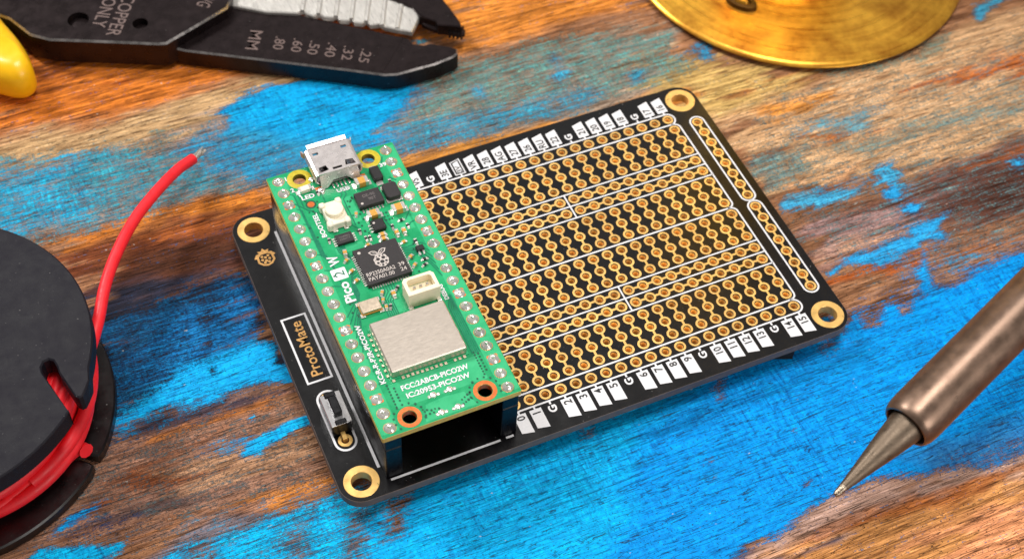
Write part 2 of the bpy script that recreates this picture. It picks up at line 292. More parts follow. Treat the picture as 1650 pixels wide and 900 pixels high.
PAINT = [
 ((104, 139, 144), 0.3, 12, [(64.9, 43.8), (84.7, 44.3), (139.5, 42.4), (95.1, -16.1), (72.8, -4.3), (57.8, 10.1)]),
 ((88, 102, 106), 0.3, 8, [(-58.6, 22.0), (-28.6, 19.2), (-26.7, -0.4), (-50.6, 0.9), (-70.4, 7.0)]),
 ((96, 156, 154), 0.5, 5, [(-65.4, 84.0), (-39.3, 77.1), (-25.2, 76.5), (-11.3, 80.7), (1.5, 77.3), (24.8, 74.9), (41.8, 73.5), (62.8, 68.8), (59.1, 54.5), (33.4, 55.5), (2.9, 56.1), (-18.6, 58.7), (-48.9, 60.4), (-69.6, 62.9)]),
 ((52, 152, 186), 0.62, 3, [(-3.4, 63.8), (6.0, 64.0), (18.7, 60.6), (34.7, 58.3), (41.9, 57.9), (31.3, 56.4), (17.3, 57.1), (3.1, 56.5), (-1.2, 57.2)]),
 ((28, 156, 196), 0.66, 4, [(-66.6, 77.7), (-44.9, 76.3), (-34.6, 70.6), (-38.3, 64.9), (-48.1, 63.7), (-68.7, 67.3)]),
 ((50, 146, 169), 0.6, 5, [(-45.6, 73.8), (-26.2, 73.0), (-17.5, 68.7), (-19.3, 63.2), (-32.6, 62.6), (-46.1, 63.6)]),
 ((4, 148, 205), 0.95, 3.5, [(-19.6, 79.1), (-15.9, 80.9), (-7.3, 82.2), (10.0, 74.3), (11.3, 71.7), (6.4, 69.6), (0.6, 62.2), (-13.1, 61.9), (-19.6, 67.6), (-21.3, 72.6)]),
 ((40, 137, 180), 0.72, 4, [(-26.9, 70.9), (-18.9, 71.6), (-12.7, 62.9), (-4.1, 61.8), (-9.7, 58.6), (-21.9, 62.0)]),
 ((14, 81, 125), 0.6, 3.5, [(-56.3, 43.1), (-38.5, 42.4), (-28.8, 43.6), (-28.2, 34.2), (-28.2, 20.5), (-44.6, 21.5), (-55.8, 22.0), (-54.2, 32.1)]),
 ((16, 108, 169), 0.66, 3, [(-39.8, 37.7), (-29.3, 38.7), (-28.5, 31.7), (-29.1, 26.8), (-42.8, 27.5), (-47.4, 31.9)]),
 ((8, 156, 217), 0.88, 2, [(-43.7, 27.8), (-34.8, 27.9), (-27.7, 27.8), (-27.2, 22.3), (-28.1, 20.2), (-34.8, 21.5), (-42.5, 21.9), (-49.7, 23.6), (-54.5, 23.6), (-48.4, 24.9)]),
 ((6, 166, 224), 0.98, 0.8, [(-40.0, 10.1), (-37.9, 11.7), (-33.8, 12.7), (-29.5, 13.2), (-27.6, 12.9), (-28.0, 11.9), (-31.3, 11.4), (-36.5, 10.1), (-39.0, 9.8)]),
 ((30, 146, 200), 0.6, 1.5, [(-46.2, 12.5), (-41.5, 12.6), (-37.7, 12.4), (-38.0, 11.6), (-42.7, 11.7)]),
 ((6, 166, 224), 0.95, 0.6, [(-49.1, 19.7), (-48.5, 19.7), (-48.3, 18.9), (-48.8, 18.8)]),
 ((6, 166, 224), 0.9, 0.6, [(-36.9, 16.4), (-36.2, 16.5), (-36.0, 15.9), (-36.6, 15.7)]),
 ((10, 146, 215), 0.9, 1, [(-64.5, 10.1), (-62.5, 10.3), (-60.6, 10.0), (-62.8, 9.2), (-66.5, 8.6), (-67.9, 8.1)]),
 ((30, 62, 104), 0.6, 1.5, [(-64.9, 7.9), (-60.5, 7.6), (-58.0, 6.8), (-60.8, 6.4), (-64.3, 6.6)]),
 ((0, 171, 226), 0.9, 2, [(-72.9, 3.4), (-69.4, 5.6), (-63.1, 4.2), (-58.6, 2.9), (-58.6, 1.6), (-60.5, 0.8), (-62.0, -1.7)]),
 ((0, 171, 224), 0.72, 3, [(-57.2, -3.7), (-50.8, 0.1), (-44.6, -0.6), (-39.9, -0.4), (-30.7, -0.9), (-28.3, -0.8), (-24.1, -3.7), (-14.2, -3.5), (6.0, -3.5), (16.4, -3.7), (3.7, -29.2)]),
 ((0, 162, 222), 0.92, 3, [(-25.1, -6.5), (-12.5, -4.0), (6.0, -3.5), (36.0, -3.7), (46.9, -2.4), (55.4, -2.6), (49.0, -10.3), (26.8, -31.5), (15.7, -31.1), (10.3, -32.0), (-28.5, -15.7)]),
 ((0, 137, 215), 0.95, 4, [(19.4, -10.3), (37.2, -5.5), (52.4, -6.6), (61.0, -2.2), (69.0, -2.8), (73.7, 0.8), (77.8, -2.2), (88.8, -2.5), (104.9, -3.3), (81.1, -34.6), (69.2, -35.0), (60.3, -33.1), (49.6, -30.7), (37.6, -29.1), (27.9, -31.4), (15.5, -31.5), (3.7, -29.2)]),
 ((40, 114, 176), 0.7, 3, [(55.4, -30.5), (66.7, -30.5), (83.2, -31.8), (80.4, -35.5), (64.3, -33.8)]),
 ((64, 160, 203), 0.78, 1.5, [(58.1, 22.7), (65.3, 22.8), (77.2, 21.7), (75.1, 20.4), (63.7, 20.0), (59.1, 20.2)]),
 ((60, 160, 205), 0.8, 1.5, [(79.3, 24.0), (83.6, 23.8), (83.8, 21.0), (81.0, 18.6), (77.7, 16.9), (79.1, 20.6)]),
 ((40, 154, 215), 0.92, 1, [(79.0, 14.3), (81.4, 14.4), (82.1, 12.7), (80.7, 11.8), (78.9, 12.8)]),
 ((40, 154, 215), 0.9, 1, [(77.8, 18.7), (80.3, 18.6), (80.7, 16.9), (78.6, 15.9), (77.3, 17.1)]),
 ((40, 152, 211), 0.8, 1.6, [(59.2, 6.5), (68.8, 8.4), (77.2, 8.0), (76.1, 11.0), (84.8, 10.0), (85.1, 7.7), (82.7, 5.0), (83.7, 4.6), (78.2, 5.8), (72.2, 6.0), (63.8, 6.2), (59.9, 5.6)]),
 ((20, 144, 213), 0.9, 1.6, [(73.4, 3.7), (76.5, 4.6), (75.4, 1.5), (73.8, -0.9), (71.2, -0.2)]),
 ((60, 156, 200), 0.62, 2, [(79.1, 1.5), (83.6, 0.8), (82.0, 0.3), (78.8, 0.1)]),
 ((100, 162, 182), 0.62, 2, [(70.7, 36.2), (78.3, 36.0), (86.6, 34.5), (84.0, 32.6), (73.5, 34.5)]),
 ((112, 144, 144), 0.6, 3, [(62.2, 33.6), (70.0, 32.9), (69.7, 29.1), (65.6, 25.3), (59.3, 25.2), (58.9, 28.7)]),
 ((122, 146, 142), 0.54, 3, [(72.7, 31.0), (89.4, 30.7), (116.1, 30.1), (112.8, 25.5), (91.3, 27.5), (79.5, 27.5)]),
 ((120, 135, 131), 0.56, 2, [(69.5, 45.3), (79.9, 45.2), (83.7, 44.7), (79.2, 44.0), (71.5, 44.2)]),
 ((40, 146, 194), 0.75, 2.5, [(60.7, 60.4), (64.7, 62.4), (68.6, 61.9), (66.5, 58.5), (62.5, 58.3)]),
 ((70, 162, 200), 0.85, 2.5, [(115.1, 49.2), (120.6, 52.6), (131.3, 53.2), (123.5, 50.5), (117.5, 47.7)]),
 ((40, 156, 215), 0.85, 1.5, [(103.2, 14.8), (107.5, 16.3), (108.7, 14.2), (105.1, 13.0)]),
 ((120, 152, 142), 0.5, 3, [(84.7, 48.6), (103.3, 45.7), (112.8, 47.4), (108.8, 43.5), (93.6, 43.4), (84.1, 45.4)]),
 ((60, 156, 190), 0.85, 1.2, [(22.1, 67.1), (23.0, 67.1), (22.7, 64.2), (22.0, 64.9)]),
 ((60, 156, 190), 0.8, 1.2, [(36.1, 64.5), (38.0, 65.4), (39.4, 64.4), (37.6, 63.3)]),
 ((60, 156, 190), 0.8, 1.2, [(49.7, 59.6), (51.7, 59.8), (51.3, 58.6), (49.5, 58.0)]),
 ((60, 146, 171), 0.75, 1.5, [(16.1, 83.3), (18.2, 83.7), (19.3, 82.0), (17.8, 81.2), (16.0, 81.9)]),
 ((60, 156, 190), 0.7, 1.2, [(38.5, 68.5), (39.4, 69.2), (38.6, 66.9)]),
]
BARE = [
 (0.25, 2, [(68.4, 1.6), (74.1, 1.8), (71.9, -2.3), (66.6, -2.6)]),
 (0.25, 2, [(76.2, 1.2), (78.8, -0.7), (81.2, -2.8), (78.7, -3.7), (74.5, -2.6)]),
 (0.3, 1.5, [(60.2, -2.5), (64.5, -2.3), (62.1, -6.4), (59.0, -5.4)]),
 (0.3, 1.5, [(67.8, -0.9), (71.4, -1.3), (68.1, -5.1), (66.1, -5.0)]),
 (0.42, 2, [(32.0, -4.5), (34.2, -5.0), (32.1, -8.3), (30.4, -8.8)]),
 (0.42, 2, [(8.6, -4.6), (11.5, -4.6), (9.8, -6.9), (8.2, -6.6)]),
 (0.42, 2, [(-9.4, -0.1), (-6.4, -0.2), (-9.5, -5.3), (-11.0, -5.2)]),
 (0.45, 2, [(-19.6, -2.2), (-16.7, -2.3), (-19.1, -5.8), (-20.7, -6.2)]),
 (0.4, 2.5, [(-28.4, -5.2), (-25.4, -4.8), (-29.2, -12.3), (-31.2, -11.5)]),
 (0.4, 2.5, [(-22.7, -5.3), (-19.1, -5.8), (-21.7, -11.2), (-24.5, -11.1)]),
 (0.4, 2.5, [(-37.3, -3.6), (-33.5, -3.6), (-36.4, -9.3), (-39.2, -8.1)]),
 (0.35, 2.5, [(-51.0, -0.6), (-47.0, -0.8), (-48.5, -4.2), (-51.7, -2.9)]),
 (0.2, 1.2, [(-38.6, 36.9), (-37.1, 36.8), (-36.1, 35.9), (-37.3, 35.3), (-38.3, 35.9)]),
 (0.2, 1.0, [(-39.9, 27.3), (-38.4, 25.9), (-38.1, 25.5), (-39.4, 25.6)]),
 (0.2, 1.0, [(-38.2, 31.8), (-37.0, 31.6), (-37.4, 30.9), (-38.1, 31.2)]),
 (0.3, 0.8, [(36.5, -25.7), (37.6, -25.7), (36.4, -26.8), (35.9, -26.4)]),
 (0.35, 0.8, [(23.3, -19.7), (23.9, -19.8), (23.3, -20.7), (23.0, -20.5)]),
 (0.35, 0.8, [(23.2, -17.1), (25.3, -17.2), (25.1, -17.6), (23.4, -17.6)]),
 (0.35, 0.8, [(38.6, -17.4), (39.8, -17.8), (39.2, -18.2), (38.5, -17.8)]),
 (0.3, 2, [(-35.7, 78.3), (-24.8, 77.9), (-29.4, 73.4), (-36.1, 73.0)]),
 (0.3, 2, [(-55.7, 84.8), (-50.0, 84.0), (-52.7, 79.7), (-56.7, 80.5)]),
 (0.35, 2, [(-48.3, 80.2), (-43.6, 81.5), (-45.5, 78.3), (-48.4, 78.6)]),
]

def vnoise(x, y, seed):
    xi = np.floor(x).astype(int); yi = np.floor(y).astype(int); fx = x - xi; fy = y - yi
    fx = fx * fx * (3 - 2 * fx); fy = fy * fy * (3 - 2 * fy)
    def h(a, b):
        n = (a * 374761393 + b * 668265263 + seed * 1442695041) & 0x7fffffff
        n = ((n ^ (n >> 13)) * 1274126177) & 0x7fffffff
        return ((n ^ (n >> 16)) & 0xffff) / 65535.0
    return (h(xi, yi) * (1 - fx) + h(xi + 1, yi) * fx) * (1 - fy) + (h(xi, yi + 1) * (1 - fx) + h(xi + 1, yi + 1) * fx) * fy
def fbm(x, y, seed, o=3): return sum(vnoise(x * 2 ** k, y * 2 ** k, seed + k) * 0.5 ** k for k in range(o)) / sum(0.5 ** k for k in range(o))
def sdist(X, Y, poly):
    d = np.full(X.shape, 1e9); ins = np.zeros(X.shape, bool); n = len(poly)
    for i in range(n):
        ax, ay = poly[i - 1]; bx, by = poly[i]; ex, ey = bx - ax, by - ay
        t = np.clip(((X - ax) * ex + (Y - ay) * ey) / (ex * ex + ey * ey + 1e-9), 0, 1)
        d = np.minimum(d, np.hypot(X - ax - t * ex, Y - ay - t * ey))
        c = ((ay > Y) != (by > Y)); q = np.where(c, (bx - ax) * (Y - ay) / (np.where(c, by - ay, 1)) + ax, -1e9); ins ^= c & (X < q)
    return np.where(ins, d, -d)
def make_table():
    xs = np.concatenate([np.arange(-420, -90, 12), np.arange(-90, 145, 1.0), np.arange(145, 460, 12)])
    ys = np.concatenate([np.arange(-380, -62, 12), np.arange(-62, 135, 0.5), np.arange(135, 440, 12)])
    X, Y = np.meshgrid(xs, ys); nx, ny = len(xs), len(ys)
    wx = X + (fbm(X / 9, Y / 4, 3) - .5) * 9 + (fbm(X / 3, Y / 1.6, 5, 2) - .5) * 3
    wy = Y + (fbm(X / 9, Y / 4, 13) - .5) * 4.5 + (fbm(X / 3, Y / 1.6, 15, 2) - .5) * 1.6
    sx_ = X + (fbm(X / 16, Y / 1.5, 23) - .5) * 34 + (fbm(X / 5, Y / .8, 25, 2) - .5) * 8      # streaked along the grain
    sy_ = Y + (fbm(X / 9, Y / 4, 33) - .5) * 4 + (fbm(X / 3, Y / 1.2, 35, 2) - .5) * 2
    tx_ = X + (fbm(X / 2.5, Y / 1.2, 43, 2) - .5) * 1.6; ty_ = Y + (fbm(X / 2.5, Y / 1.2, 45, 2) - .5) * .9
    wood = np.empty(X.shape + (3,)); wood[:] = lin((165, 115, 75))
    g = fbm(X / 60, Y / 9, 40)[..., None]
    wood[:] = np.where(g > .58, np.array(lin((110, 70, 48))), np.where(g < .4, np.array(lin((196, 130, 70))), wood))
    pc = np.empty(X.shape + (3,)); pc[:] = lin((20, 135, 205)); pm = np.clip((fbm(X / 55, Y / 16, 60) - .45) * 3, 0, .75)
    far = np.clip((np.maximum(np.maximum(-92 - X, X - 138), np.maximum(-62 - Y, Y - 132))) / 20, 0, 1)
    base = True
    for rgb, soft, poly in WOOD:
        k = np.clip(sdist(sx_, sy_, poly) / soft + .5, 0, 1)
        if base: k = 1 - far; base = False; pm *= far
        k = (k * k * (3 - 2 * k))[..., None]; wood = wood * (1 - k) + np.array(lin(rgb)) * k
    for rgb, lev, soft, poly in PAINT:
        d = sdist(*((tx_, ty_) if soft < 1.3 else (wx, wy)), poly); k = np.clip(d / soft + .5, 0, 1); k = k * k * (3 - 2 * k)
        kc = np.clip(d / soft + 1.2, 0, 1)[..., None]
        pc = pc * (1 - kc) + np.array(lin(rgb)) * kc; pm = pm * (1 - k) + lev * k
    for lev, soft, poly in BARE:
        k = np.clip(sdist(tx_, ty_, poly) / soft + .5, 0, 1); pm = pm * (1 - k) + np.minimum(pm, lev) * k
    me = bpy.data.meshes.new('table_top')
    co = np.stack([X * S, Y * S, np.zeros_like(X)], -1).reshape(-1, 3)
    i = (np.arange(ny - 1)[:, None] * nx + np.arange(nx - 1)[None, :]).ravel()
    me.from_pydata(co.tolist(), [], np.stack([i, i + 1, i + nx + 1, i + nx], 1).tolist())
    for nm, rgb, al in (('bare_wood', wood, np.ones_like(pm)), ('old_paint', pc, pm)):
        a = me.attributes.new(nm, 'FLOAT_COLOR', 'POINT'); a.data.foreach_set('color', np.concatenate([rgb, al[..., None]], -1).astype('f').ravel())
    me.update(); return me
def table_material():
    m, nt, b = nodes_of('worn_painted_wood'); L = nt.links.new
    tc = N(nt, 'ShaderNodeTexCoord')
    def noise(scale, detail=6, rough=.6, dist=0.0):
        mp = N(nt, 'ShaderNodeMapping'); mp.inputs['Scale'].default_value = scale; L(tc.outputs['Object'], mp.inputs[0])
        n = N(nt, 'ShaderNodeTexNoise'); n.inputs['Scale'].default_value = 1; n.inputs['Detail'].default_value = detail; n.inputs['Roughness'].default_value = rough; n.inputs['Distortion'].default_value = dist
        L(mp.outputs[0], n.inputs['Vector']); return n.outputs[0]
    def rng(x, a, b_, c, d):
        r = N(nt, 'ShaderNodeMapRange'); L(x, r.inputs[0])
        for k, v in zip((1, 2, 3, 4), (a, b_, c, d)): r.inputs[k].default_value = v
        return r.outputs[0]
    def math_(op, x, y):
        n = N(nt, 'ShaderNodeMath', operation=op)
        for k, v in ((0, x), (1, y)):
            if isinstance(v, (int, float)): n.inputs[k].default_value = v
            else: L(v, n.inputs[k])
        return n.outputs[0]
    aw = N(nt, 'ShaderNodeAttribute', attribute_name='bare_wood'); ap = N(nt, 'ShaderNodeAttribute', attribute_name='old_paint')
    grain = noise((0.5, 7.5, 1), 4, .72, 1.0); fine = noise((2.2, 46, 1), 1.5, .75); blot = noise((1.6, 2.4, 1), 4, .65)
    cross = noise((17, 2.6, 1), 3, .75, .8); along_ = noise((2.4, 24, 1), 2.5, .75, 1.0); speck = noise((20, 30, 1), 2, .75); pits = noise((30, 34, 1), 1, .6)
    mid = noise((1.3, 19, 1), 3, .7, .6); ridge = noise((0.45, 10, 1), 3, .6, 1.4)
    crack = rng(math_('ABSOLUTE', math_('SUBTRACT', ridge, .5), 0.0), 0.0, .012, .85, 0)
    def ramp(x, *stops):
        r = N(nt, 'ShaderNodeValToRGB'); L(x, r.inputs[0]); e = r.color_ramp.elements
        while len(e) < len(stops): e.new(.5)
        for k, (p, c) in enumerate(stops): e[k].position = p; e[k].color = (*[v / 2 for v in c], 1)
        v = N(nt, 'ShaderNodeVectorMath', operation='SCALE'); v.inputs['Scale'].default_value = 2; L(r.outputs[0], v.inputs[0]); return v.outputs[0]
    def vmul(a, b_):
        v = N(nt, 'ShaderNodeVectorMath', operation='MULTIPLY'); L(a, v.inputs[0]); L(b_, v.inputs[1]); return v.outputs[0]
    # wood: growth bands (dark and reddish, pale and greyish), fine fibre, blotches
    band = ramp(grain, (.28, (.36, .32, .30)), (.40, (.78, .74, .70)), (.52, (1.0, 1.0, 1.0)), (.60, (1.16, 1.14, 1.1)), (.70, (1.4, 1.5, 1.62)))
    fib = ramp(fine, (.28, (.45, .40, .38)), (.46, (.92, .9, .88)), (.58, (1.12, 1.12, 1.12)), (.72, (1.55, 1.6, 1.66)))
    strk = ramp(mid, (.28, (.32, .28, .26)), (.42, (.80, .77, .74)), (.53, (1.02, 1.0, 1.0)), (.61, (1.2, 1.2, 1.2)), (.70, (1.6, 1.75, 1.95)))
    wcol = vmul(vmul(vmul(aw.outputs['Color'], band), fib), strk)
    wv = N(nt, 'ShaderNodeVectorMath', operation='SCALE'); L(wcol, wv.inputs[0]); L(rng(blot, .3, .7, .98, 1.4), wv.inputs['Scale'])
    # paint: brushed both ways, thin in places
    hat = ramp(cross, (.30, (.3, .42, .56)), (.44, (.82, .88, .92)), (.58, (1.12, 1.12, 1.1)), (.70, (1.7, 1.38, 1.18)))
    hat2 = ramp(along_, (.28, (.5, .62, .72)), (.43, (.91, .94, .96)), (.56, (1.06, 1.06, 1.05)), (.70, (1.6, 1.3, 1.12)))
    where = rng(noise((.35, .5, 1), 3, .5), .42, .62, 0, 1)           # cross-brushed only here and there
    hm = N(nt, 'ShaderNodeMix', data_type='RGBA'); L(where, hm.inputs[0]); hm.inputs[6].default_value = (1, 1, 1, 1); L(hat, hm.inputs[7])
    mot = ramp(noise((11, 15, 1), 3, .78, .5), (.30, (.46, .58, .68)), (.44, (.88, .92, .95)), (.56, (1.06, 1.06, 1.04)), (.70, (1.55, 1.32, 1.16)))
    pcol = vmul(vmul(vmul(ap.outputs['Color'], hm.outputs[2]), hat2), mot)
    pv = N(nt, 'ShaderNodeVectorMath', operation='SCALE'); L(pcol, pv.inputs[0]); L(rng(blot, .3, .7, 1.02, 1.34), pv.inputs['Scale'])
    # where the paint has worn off
    brk = math_('ADD', math_('ADD', math_('MULTIPLY', math_('SUBTRACT', mid, .5), 1.3), math_('MULTIPLY', math_('SUBTRACT', noise((3.2, 12, 1), 3.5, .75, .8), .5), 1.2)), math_('ADD', math_('MULTIPLY', math_('SUBTRACT', speck, .5), 1.3), math_('ADD', math_('MULTIPLY', math_('SUBTRACT', fine, .5), .8), math_('MULTIPLY', math_('SUBTRACT', cross, .5), .5))))
    edge = math_('ADD', ap.outputs['Alpha'], math_('MULTIPLY', brk, rng(ap.outputs['Alpha'], .3, 1.0, 1.1, .5)))
    mask = rng(edge, .30, .72, 0, 1)
    mix = N(nt, 'ShaderNodeMix', data_type='RGBA'); L(mask, mix.inputs[0]); L(wv.outputs[0], mix.inputs[6]); L(pv.outputs[0], mix.inputs[7])
    mc_ = N(nt, 'ShaderNodeMix', data_type='RGBA'); L(crack, mc_.inputs[0]); L(mix.outputs[2], mc_.inputs[6]); mc_.inputs[7].default_value = (.035, .022, .016, 1); mix = mc_
    # dark pits and pale dust flecks
    pit = rng(pits, .66, .72, 0, .75); m2 = N(nt, 'ShaderNodeMix', data_type='RGBA'); L(pit, m2.inputs[0]); L(mix.outputs[2], m2.inputs[6]); m2.inputs[7].default_value = (.03, .022, .018, 1)
    fl = rng(noise((7, 15, 1), 2, .5), .735, .755, 0, .65); m3_ = N(nt, 'ShaderNodeMix', data_type='RGBA'); L(fl, m3_.inputs[0]); L(m2.outputs[2], m3_.inputs[6]); m3_.inputs[7].default_value = (.62, .58, .52, 1)
    L(m3_.outputs[2], b.inputs['Base Color'])
    L(math_('ADD', rng(fine, .3, .7, .5, .7), math_('MULTIPLY', mask, -.06)), b.inputs['Roughness'])
    b.inputs['Specular IOR Level'].default_value = 0.1
    hgt = math_('ADD', math_('ADD', math_('MULTIPLY', grain, .5), math_('MULTIPLY', fine, .4)), math_('ADD', math_('MULTIPLY', mask, 1.1), math_('ADD', math_('MULTIPLY', pit, -.6), math_('MULTIPLY', crack, -.7))))
    bp = N(nt, 'ShaderNodeBump'); bp.inputs['Strength'].default_value = .75; bp.inputs['Distance'].default_value = .045; L(hgt, bp.inputs['Height']); L(bp.outputs[0], b.inputs['Normal'])
    return m
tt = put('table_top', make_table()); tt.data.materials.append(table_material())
tt['kind'] = 'structure'; tt['label'] = 'worn wooden table top with flaking blue paint'

# ------------------------------------------------------------------ materials of the boards
M_mask = mat('black_solder_mask', (7, 6, 9), .22, dust=.5, spec=.5, vary=.15, scale=3)
M_edge = mat('laminate_edge', (96, 84, 78), .65, vary=.3, scale=9)
M_gold = mat('gold_plating', (252, 204, 122), .34, ovar=.1, metal=.5, vary=.08, scale=8)
M_barrel = mat('gold_hole_wall', (255, 202, 116), .34, ovar=.2, metal=.45, vary=.15, scale=12)
M_silk = mat('white_silkscreen', (226, 225, 228), .55, vary=.05, scale=30)
M_black = mat('black_plastic', (10, 9, 15), .3, dust=.4, spec=.4, vary=.2, scale=14)
M_header = mat('header_plastic', (6, 6, 12), .34, spec=.18, vary=.2, scale=14)
M_blacktxt = mat('black_print', (14, 13, 16), .5, vary=.1)
M_goldtxt = mat('gold_print', (206, 158, 96), .4, metal=.7, vary=.08)
M_rubber = mat('black_rubber', (8, 8, 8), .8, vary=.2)
M_steel = mat('bright_steel', (214, 210, 206), .26, metal=1, vary=.06, scale=10)
M_solder = mat('solder', (240, 236, 230), .2, ovar=.1, metal=.72, vary=.12, scale=40, bump=.25, bscale=45)
M_pin = mat('tinned_pin', (208, 200, 190), .3, metal=1, vary=.1, scale=40)

# ------------------------------------------------------------------ prototyping board
P = 2.54
pb = thing('prototyping_board', 'black prototyping circuit board with rows of gold holes and white labels', 'circuit board')
X0, X1, Y0, Y1 = -28.8, 55.6, -6.7, 49.85
MH = [(-25.4, 46.5), (52.4, 46.5), (52.4, -3.4), (-25.4, -3.4)]
HR = 0.52                                        # drilled hole radius
drill = [(i * P, j * P) for i in range(20) for j in range(18)] + [(52.8, 40.8 - k * P) for k in range(8)] + [(52.8, 20.3 - k * P) for k in range(8)]
base = MB().plate(rrect(X0, X1, Y0, Y1, 3.4, 8), [circle(x, y, HR, 12) for x, y in drill] + [circle(x, y, 1.55, 24) for x, y in MH] + [circle(-25.2, 3.9, .5, 12), circle(-25.2, 11.6, .5, 12)], Z0 - 1.6, Z0, bev=.06, mi=0, mside=1)
base.build('board', [M_mask, M_edge], pb, smooth=40)
ring_me = MB().lathe([(2.62, Z0 + .005), (2.58, Z0 + .05), (1.56, Z0 + .05), (1.5, Z0 - .02), (1.5, Z0 - 1.62)], 32).mesh('mounting_ring', M_gold)
for x, y in MH: put('mounting_ring', ring_me, pb, (x, y, 0))
hole_me = MB().lathe([(.63, Z0 + .046), (.52, Z0 - .12), (.40, Z0 - .42), (.38, Z0 - 1.61)], 14, mi=0).mesh('plated_hole', M_barrel, 60)
pad_me = MB().lathe([(.94, Z0 + .004), (.93, Z0 + .045), (.61, Z0 + .045)], 16, mi=0).lathe([(.62, Z0 + .045), (.52, Z0 - .12), (.40, Z0 - .42), (.38, Z0 - 1.61)], 16, mi=1).mesh('edge_pad', [M_gold, M_barrel], 50)
STRIPS = {}
def strip(name, pts):
    """one run of copper joining several plated holes"""
    n = len(pts); vert = abs(pts[1][0] - pts[0][0]) < .1; key = (n, vert)
    if key not in STRIPS:
        b = MB(); vs = []; fs = []; K = 16; z_ = Z0 + .045
        for i in range(n):
            x, y = (0, -P * i) if vert else (P * i, 0)
            for r in (.94, .60):
                for k in range(K):
                    a = 2 * math.pi * (k + .5) / K; vs.append((x + r * math.cos(a), y + r * math.sin(a), z_))
            for k in range(K): fs.append((2 * K * i + k, 2 * K * i + (k + 1) % K, 2 * K * i + K + (k + 1) % K, 2 * K * i + K + k))
            for k in range(K): vs.append((vs[2 * K * i + k][0], vs[2 * K * i + k][1], Z0 + .003)) if False else None
            if i:
                a, c = ((11, 12), (4, 3)) if vert else ((15, 0), (8, 7))
                fs.append((2 * K * (i - 1) + a[0], 2 * K * i + c[0], 2 * K * i + c[1], 2 * K * (i - 1) + a[1]))
        b.add(vs, fs); STRIPS[key] = b.mesh(name, M_gold, 0)
    o = put(name, STRIPS[key], pb, (pts[0][0], pts[0][1], 0))
    for x, y in pts: put('plated_hole', hole_me, o, (x - pts[0][0], y - pts[0][1], 0))
for j0 in (1, 6, 9, 14):
    for i in range(20): strip('pad_strip', [(i * P, (j0 + k) * P) for k in (2, 1, 0)])
for j in (4, 5, 12, 13):
    strip('rail_strip', [(i * P, j * P) for i in range(10)]); strip('rail_strip', [(i * P, j * P) for i in range(10, 20)])
strip('side_strip', [(52.8, 40.8 - k * P) for k in range(8)]); strip('side_strip', [(52.8, 20.3 - k * P) for k in range(8)])
for i in range(20):
    put('edge_pad', pad_me, pb, (i * P, 0, 0)); put('edge_pad', pad_me, pb, (i * P, 17 * P, 0))
# white outlines
def arc(cx, cy, r, a0, a1, n=8): return [(cx + r * math.cos(math.radians(a0 + (a1 - a0) * k / n)), cy + r * math.sin(math.radians(a0 + (a1 - a0) * k / n))) for k in range(n + 1)]
def outline(*lines, w=.29, z=Z0, closed=False):
    for k, l in enumerate(lines): MB().ribbon(l, w, z, .02 + .004 * k, closed).build('silkscreen_outline', M_silk, pb, smooth=0)
xr = 19.5 * P; xl = -1.1
for yb, yt, caps in ((16.5 * P, 17.5 * P, 1), (-.5 * P, .5 * P, 1)):
    outline([(xl, yt)] + arc(19 * P, (yb + yt) / 2, 1.27, 90, -90, 12) + [(xl, yb)])
for yb, yt in ((8.5 * P, 16.5 * P), (.5 * P, 8.5 * P)):
    e = .05
    outline([(19 * P, yt - e)] + arc(xr - 1.0, yt - 1.0 - e, 1.0, 90, 0) + arc(xr - 1.0, yb + 1.0 + e, 1.0, 0, -90) + [(19 * P if yb > 5 else 19 * P, yb + e)])
outline([(xl, 8.5 * P), (xr - 1.0, 8.5 * P)])
for a in (3, 11):
    outline(*[[(xl, (a + .5 + k) * P), (xr, (a + .5 + k) * P)] for k in range(3)], [(9.5 * P, (a + .5) * P), (9.5 * P, (a + 2.5) * P)], w=.26)
for ya, yb in ((40.8, 40.8 - 7 * P), (20.3, 20.3 - 7 * P)):
    outline(arc(52.8, ya, 1.27, 0, 180, 12) + arc(52.8, yb, 1.27, 180, 360, 12), closed=True)
outline([(-22.3, 44.9), (-22.3, -2.2)], w=.42); outline([(-21.4, -4.75), (-4.3, -4.75)], [(-3.4, -4.7), (-2.2, -4.7)], w=.36)
outline([(-27.0, 15.15), (-23.25, 15.15), (-23.25, 27.7), (-27.0, 27.7)], closed=True, w=.32)
outline(arc(-25.2, 11.45, 1.55, 0, 180, 12) + arc(-25.2, 3.75, 1.55, 180, 360, 12), closed=True, w=.34)
text('ProtoMate', -25.15, 21.4, Z0 + .02, 10.6, 1.75, M_goldtxt, pb, up=True, bold=.012, name='gold_lettering')
# small gold berry emblem
def emblem():
    b = MB(); z = Z0 + .02
    out = [(-1.75, .25), (-1.25, .95), (-.75, 1.05), (-.95, 1.55), (-.35, 1.4), (0, 1.95), (.35, 1.4), (.95, 1.55), (.75, 1.05), (1.25, .95), (1.75, .25), (1.35, .1), (1.4, -.8), (.75, -1.5), (0, -1.75), (-.75, -1.5), (-1.4, -.8), (-1.35, .1)]
    inn = [(-1.0, .35), (-.55, .75), (.55, .75), (1.0, .35), (1.05, -.7), (.55, -1.2), (0, -1.38), (-.55, -1.2), (-1.05, -.7)]
    b.plate(out, [inn], z - .02, z, bottom=False)
    for x, y in ((-.5, .3), (.5, .3), (0, .02), (-.58, -.35), (.58, -.35), (-.02, -.62), (-.3, -.95), (.35, -.95)): b.poly(circle(x, y, .24, 10), z)
    return b
emblem().build('berry_emblem', M_goldtxt, pb, (-25.4, 40.4, 0), smooth=0)
